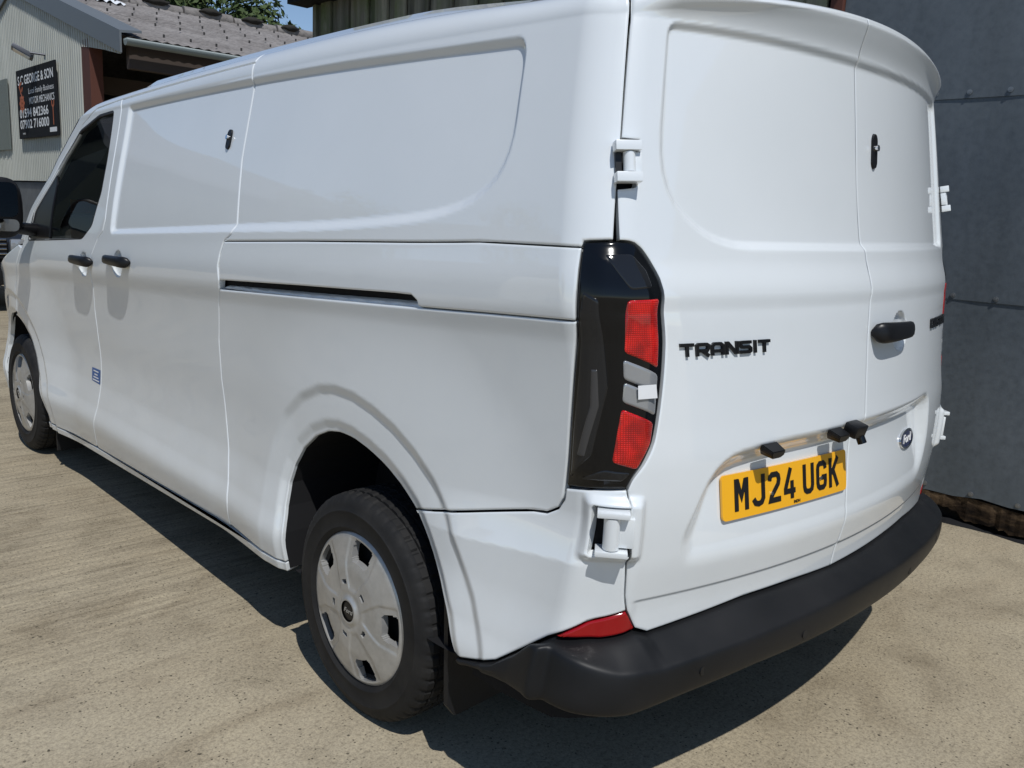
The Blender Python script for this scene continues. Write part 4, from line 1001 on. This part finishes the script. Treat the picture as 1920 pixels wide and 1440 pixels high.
# verge flashing up the gable and the gutter along the eaves
for (ya, yb) in ((11.16, RY), (RY, 21.3)):
    bm = bmesh.new(); za, zb = verge_z(ya) + .10, verge_z(yb) + .10; pr = [(-.07, -.26), (-.07, .02), (.22, .05), (.22, .02), (-.045, -.01), (-.045, -.26)]
    a = [bm.verts.new((BX + p, ya, za + q)) for p, q in pr]; b = [bm.verts.new((BX + p, yb, zb + q)) for p, q in pr]
    for i in range(6): bm.faces.new((a[i], a[(i + 1) % 6], b[(i + 1) % 6], b[i]))
    bm.faces.new(a); bm.faces.new(b[::-1]); under(bm_obj('verge_flashing', bm, M['flash']), barn)
bm = bmesh.new(); A = []
for x in (BX - .02, 12.4):
    A.append([bm.verts.new((x, 11.10 + .075 * math.cos(math.radians(q)), EZ - .035 + .075 * math.sin(math.radians(q)))) for q in range(170, 371, 20)])
for i in range(len(A[0]) - 1): bm.faces.new((A[0][i], A[0][i + 1], A[1][i + 1], A[1][i]))
bm.faces.new(A[0][::-1]); g_ = under(bm_obj('gutter', bm, M['gutter'], None, True, 60), barn); so = g_.modifiers.new('t', 'SOLIDIFY'); so.thickness = .006
for i in range(8):
    x = BX + .55 + 1.2 * i; under(tube('gutter_joint', (x, 11.10, EZ - .115), (x, 11.10, EZ - .02), .012, M['flash'], None, 8), barn) if False else None
under(box('eaves_beam', (BX + .10, 11.30, 3.16), (12.3, 11.42, 3.50), M['tan'], None, .01), barn)
under(box('inner_back_wall', (BX + .4, 15.6, 0), (12.2, 15.7, 3.0), M['greyboard']), barn)
under(box('inner_side_wall', (BX + 2.2, 12.6, 0), (BX + 2.3, 15.6, 2.9), M['greyboard']), barn)
under(box('inner_beam', (BX + .2, 13.2, 3.0), (12.2, 13.35, 3.25), M['tan']), barn)
under(box('barn_end_wall', (12.2, 11.4, 0), (12.3, 21.2, 3.5), M['block']), barn)
under(box('rear_barn_wall', (BX + .1, 21.1, 0), (12.3, 21.2, 3.5), M['block']), barn)
M['greypane'] = mat('grey_translucent_sheet', (.10, .115, .105), .5)
gp = cladding(16.72, 18.0, lambda q: 2.20, lambda q: 3.42, .075, .02)
for v in gp.verts: v.co.x -= .045
under(bm_obj('dull_wall_light', gp, M['greypane']), barn)
# ---------------------------------------------------------------- sign on the gable with its floodlight
SX = BX - .075; sy0, sy1, sz0, sz1 = 13.87, 16.02, 2.36, 3.48
sign = empty('workshop_sign', (SX, (sy0 + sy1) / 2, sz0), 'black workshop sign with white lettering and phone numbers on the cream cladding', 'sign')
under(box('sign_board', (SX - .012, sy0, sz0), (SX + .012, sy1, sz1), M['board_black'], None, .004), sign)
def sign_xy(V, fx, fy):
    """x right along the board as read from the yard (towards -y), y up"""
    W, H = sy1 - sy0, sz1 - sz0
    return np.stack([np.full(len(V), SX - .0145) - V[:, 2], sy1 - fx * W - V[:, 0], sz1 - fy * H + V[:, 1]], -1)
def sign_text(s, fx, fy, wid, hgt, m='white_print', bold=.0, name='sign_lettering'):
    V, Fc = text_mesh(s, 1.0, bold); w = np.ptp(V[:, 0]); h = np.ptp(V[:, 1]); V[:, 0] = (V[:, 0] - (V[:, 0].min() + V[:, 0].max()) / 2) * wid / w; V[:, 1] = (V[:, 1] - (V[:, 1].min() + V[:, 1].max()) / 2) * hgt / h; V[:, 2] = 0
    X = sign_xy(V, fx, fy); em = hgt * .20; fs = sorted(Fc, key=lambda f: min(V[i, 0] for i in f)); groups = []; mx = -9
    for f in fs:
        if not groups or min(V[i, 0] for i in f) - mx > em: groups.append([])
        groups[-1].append(f); mx = max(mx, max(V[i, 0] for i in f))
    for g in groups:
        ids = sorted({i for f in g for i in f}); k = {a: b for b, a in enumerate(ids)}
        under(mesh_obj(name, X[ids], [tuple(k[i] for i in f) for f in g], M[m], None, False), sign)
sign_text('S C GEORGE & SON', .50, .155, 1.95, .150, bold=.02)
sign_text('Local Family Business', .64, .345, 1.35, .115)
sign_text('MOTOR MECHANICS', .645, .470, 1.35, .110, bold=.01)
sign_text('01594 842366', .43, .635, 1.60, .150, bold=.02)
sign_text('07902 716000', .43, .795, 1.62, .150, bold=.02)
sign_text('www.', .15, .93, .16, .035); 
V = np.array([(-.18, -.035, 0), (.18, -.035, 0), (.18, .035, 0), (-.18, .035, 0)]); under(mesh_obj('sign_white_strip', sign_xy(V, .90, .915), [(0, 1, 2, 3)], M['white_print'], None, False), sign)
# orange cog, wheel and spanner marks
pl = [[(.10 * math.cos(a), .10 * math.sin(a)) for a in np.linspace(0, 2 * math.pi, 25)], [(.045 * math.cos(a), .045 * math.sin(a)) for a in np.linspace(0, 2 * math.pi, 17)]] + [[(.11 * math.cos(a), .11 * math.sin(a)), (.15 * math.cos(a), .15 * math.sin(a))] for a in np.linspace(0, 2 * math.pi, 9)[:-1]]
V, Fc = strokes(pl, .045, .0); under(mesh_obj('orange_cog_mark', sign_xy(V, .135, .485), Fc, M['orange_print'], None, False), sign)
V, Fc = strokes([[(-.10, .10), (-.02, .16), (.08, .17)], [(-.06, .10), (.0, -.01)], [(.04, .03), (.10, .10)]], .045, 0); under(mesh_obj('orange_figure_mark', sign_xy(V, .12, .345), Fc, M['orange_print'], None, False), sign)
V, Fc = strokes([[(0, -.17), (0, .10)], [(-.055, .20), (-.045, .13), (0, .10), (.045, .13), (.055, .20)]], .036, 0); under(mesh_obj('orange_spanner_mark', sign_xy(V, .915, .70), Fc, M['orange_print'], None, False), sign)
fl = empty('floodlight', (BX - .05, 15.05, 3.72), 'small grey floodlight on a bracket above the black sign', 'lamp')
M['lampgrey'] = mat('grey_lamp_metal', (.075, .08, .095), .5, .3)
under(tube('bracket_arm', (BX - .02, 14.55, 3.62), (BX - .22, 14.62, 3.63), .018, M['lampgrey'], None, 8), fl)
lm = Matrix.Translation((BX - .28, 14.80, 3.65)) @ Matrix.Rotation(math.radians(28), 4, 'Y') @ Matrix.Rotation(math.radians(-15), 4, 'Z')
under(box('lamp_head', (-.16, -.12, -.035), (.16, .12, .035), M['lampgrey'], None, .012, lm, True), fl)
under(box('lamp_glass', (-.13, -.10, -.042), (.13, .10, -.036), M['clear'], None, 0, lm), fl)

# ---------------------------------------------------------------- dark car parked in front of the barn
M['carpaint'] = mat('dark_car_paint', (.012, .014, .018), .3, .2, 1.0)
M['screen'] = mat('dark_windscreen', (.012, .014, .015), .05, 0, 0, .6)
CX, CY = .02, 10.9
car = empty('parked_car', (CX, CY, 0), 'dark car with chrome grille bars and white plate beyond the van mirror', 'car')
def loft(name, secs, m, n=20, smooth=True):
    """sections (y, half width, z low, z high, corner)"""
    bm = bmesh.new(); R_ = []
    for y, w, zl, zh, r in secs:
        pts_ = rrect(2 * w, zh - zl, r, 5); R_.append([bm.verts.new((CX + px_, CY + y, (zl + zh) / 2 + pz_)) for px_, pz_ in pts_])
    for a, b in zip(R_[:-1], R_[1:]):
        for i in range(len(a)): bm.faces.new((a[i], a[(i + 1) % len(a)], b[(i + 1) % len(a)], b[i]))
    bm.faces.new(R_[0][::-1]); bm.faces.new(R_[-1]); return under(bm_obj(name, bm, m, None, smooth, 35), car)
loft('body', [(.02, .74, .42, .86, .10), (.10, .86, .34, 1.00, .16), (.5, .92, .32, 1.06, .18), (1.25, .93, .32, 1.12, .18), (3.9, .93, .32, 1.12, .2), (4.35, .84, .42, 1.05, .2)], M['carpaint'])
loft('cabin', [(1.15, .80, 1.08, 1.14, .03), (1.95, .70, 1.10, 1.66, .14), (3.2, .70, 1.10, 1.68, .14), (4.1, .72, 1.08, 1.20, .05)], M['screen'])
loft('roof', [(1.95, .62, 1.64, 1.69, .02), (2.5, .64, 1.68, 1.73, .02), (3.2, .62, 1.66, 1.71, .02)], M['carpaint'])
under(box('front_bumper', (CX - .84, CY - .06, .34), (CX + .84, CY + .16, .62), M['plastic'], None, .05, None, True), car)
under(box('grille', (CX - .48, CY - .035, .66), (CX + .48, CY + .05, .90), M['dark'], None, .01), car)
for z in (.895, .838, .78, .722): under(box('grille_bar', (CX - .47, CY - .05, z - .009), (CX + .47, CY - .03, z + .009), M['chrome'], None, .004), car)
for s in (-1, 1):
    under(box('headlight', (CX + s * .52 - .0 if s > 0 else CX - .80, CY - .02, .70), (CX + .80 if s > 0 else CX - .52, CY + .12, .90), M['clear'], None, .03, None, True), car)
    for wy in (.85, 3.45):
        w_ = under(tube('car_wheel', (CX + s * .72, CY + wy, .33), (CX + s * .93, CY + wy, .33), .33, M['rubber'], None, 28), car); tube('car_rim', (CX + s * .925, CY + wy, .33), (CX + s * .94, CY + wy, .33), .2, M['silver'], w_, 24).matrix_parent_inverse = w_.matrix_world.inverted()
cp = under(box('number_plate', (CX - .26, CY - .085, .50), (CX + .26, CY - .07, .611), M['plate_white'], None, .003), car)
V, Fc = strokes([[(-.024, -.0375), (.024, .0375)], [(-.024, .0375), (.024, -.0375)]], .013, .0); V = np.stack([CX + .205 + V[:, 0], np.full(len(V), CY - .087), .5555 + V[:, 1]], -1); o = mesh_obj('plate_lettering', V, Fc, M['ink'], None, False); under(o, car)

# ---------------------------------------------------------------- trees beyond the barn
def leafm():
    m = mat('oak_leaf', (.055, .085, .025), .7, 0, 0, .3); t = NT(m); oi = t.noise(.7, 4, .6); c = t.ramp(oi, [(.3, (.030, .052, .016)), (.7, (.075, .105, .034))]); t.l(c, t.b.inputs['Base Color']); return m
M['leaf'] = leafm(); M['bark'] = mat('brown_bark', (.09, .07, .05), .9)
def tree(name, x, y, h, r, n, label, cat='tree', seed=1, low=.35):
    rg = random.Random(seed); rt = empty(name, (x, y, 0), label, cat)
    bm = bmesh.new(); add_tube(bm, (x, y, 0), (x, y, h * .6), .18 * h / 8, 10, .09 * h / 8)
    cl = []
    for i in range(14 if h > 4 else 6):
        a = rg.uniform(0, 6.28); d = r * rg.uniform(.25, .85); c = Vector((x + d * math.cos(a), y + d * math.sin(a), h * rg.uniform(low, .88))); cl.append((c, r * rg.uniform(.28, .48)))
        add_tube(bm, (x, y, h * rg.uniform(.2, .5)), c, .05 * h / 8, 6, .015)
    under(bm_obj('trunk', bm, M['bark'], None, True, 50), rt); cl.append((Vector((x, y, h * .8)), r * .5))
    V = []; Fc = []
    for i in range(n):
        c, q = rg.choice(cl); v = Vector((rg.gauss(0, 1), rg.gauss(0, 1), rg.gauss(0, 1))).normalized() * q * rg.uniform(.45, 1.08) ; p = c + v
        nn = (v.normalized() + Vector((rg.uniform(-.7, .7), rg.uniform(-.7, .7), rg.uniform(-.3, .9)))).normalized(); a = nn.orthogonal().normalized(); b = nn.cross(a); s = rg.uniform(.07, .16) * (1 if h > 4 else .6); k = rg.uniform(0, 6.28)
        a, b = a * math.cos(k) + b * math.sin(k), b * math.cos(k) - a * math.sin(k); m0 = len(V); V += [p - a * s, p - b * s * .5, p + a * s, p + b * s * .5]; Fc.append((m0, m0 + 1, m0 + 2, m0 + 3))
    under(mesh_obj('crown', V, Fc, M['leaf'], None, False), rt); return rt
def at(px, py, y):   # world x, z where the line of sight through a photo pixel reaches distance y
    d = np.array([(px - 953.07) / 1609.66, -(py - 712.32) / 1609.66, 1]) @ np.array(CR); k = (y + 1.0486623) / d[1]; return -2.3208964 + d[0] * k, 1.4997561 + d[2] * k
x_, z_ = at(350, -10, 27); tree('oak_tree', x_, 27, z_ + 1.2, 2.6, 26000, 'large dark green tree standing behind the barn ridge', seed=4)
x_, z_ = at(255, -30, 30); tree('oak_tree', x_, 30, z_ + 1.6, 3.2, 26000, 'broad green tree left of the large one behind the barn roof', seed=9)
x_, z_ = at(515, 40, 25); tree('bushy_tree', x_, 25, z_ + .55, .95, 6000, 'low bushy tree top showing just over the barn ridge', seed=12, low=.75)
x_, z_ = at(575, 52, 25); tree('bushy_tree', x_, 25, z_ + .25, .6, 4000, 'smallest tree top over the barn ridge by the boarded shed', seed=15, low=.8)

# ---------------------------------------------------------------- the far side of the yard and an added reflection backdrop, behind the camera's left shoulder
M['render_wall'] = mat('cream_render', (.50, .47, .40), .85); M['slate'] = mat('grey_slate', (.09, .095, .105), .7)
hx, hy = -13.0, 17.0
house = empty('yard_house', (hx, hy, 0), 'cream rendered house with slate roof across the yard from the van', 'house')
under(box('house_wall', (hx - 4, hy - 5, 0), (hx, hy + 5, 3.4), M['render_wall']), house)
bm = bmesh.new(); pr = [(.4, 3.3), (-2, 5.4), (-4.4, 3.3), (-4.4, 3.42), (-2, 5.55), (.4, 3.42)]
a = [bm.verts.new((hx + p, hy - 5.3, q)) for p, q in pr]; b = [bm.verts.new((hx + p, hy + 5.3, q)) for p, q in pr]
for i in range(6): bm.faces.new((a[i], a[(i + 1) % 6], b[(i + 1) % 6], b[i]))
bm.faces.new(a[::-1]); bm.faces.new(b); under(bm_obj('house_roof', bm, M['slate']), house)
for wy in (-3.6, -1.2, 1.2, 3.6):
    under(box('house_window', (hx - .02, hy + wy - .5, 1.0), (hx + .03, hy + wy + .5, 2.2), M['screen']), house)
M['dark_green'] = mat('dark_green_backdrop', (.018, .026, .020), .7)
backdrop = empty('green_backdrop', (-11, 31, 0), 'unseen dark green store shed closing the far side of the yard', 'shed')
under(box('backdrop_wall', (-18, 27, 0), (-6.5, 37, 6.2), M['dark_green']), backdrop)  # added out of view so the cab window mirrors something dark
bm = bmesh.new(); pr = [(27 - .3, 6.15), (32, 8.2), (37.3, 6.15), (37.3, 6.3), (32, 8.35), (26.7, 6.3)]
a = [bm.verts.new((-18.2, p, q)) for p, q in pr]; b = [bm.verts.new((-6.3, p, q)) for p, q in pr]
for i in range(6): bm.faces.new((a[i], a[(i + 1) % 6], b[(i + 1) % 6], b[i]))
bm.faces.new(a[::-1]); bm.faces.new(b); under(bm_obj('backdrop_roof', bm, M['slate']), backdrop)
for i, (tx, ty, th, tr) in enumerate(((-15, 24, 7, 2.6), (-22, 20, 8, 3), (-19, 9, 6.5, 2.6))):
    tree('yard_tree', tx, ty, th, tr, 9000, ['round green tree past the far end of the house', 'tall tree at the back corner of the yard', 'green tree standing alone left of the house'][i], seed=30 + i, low=.3)
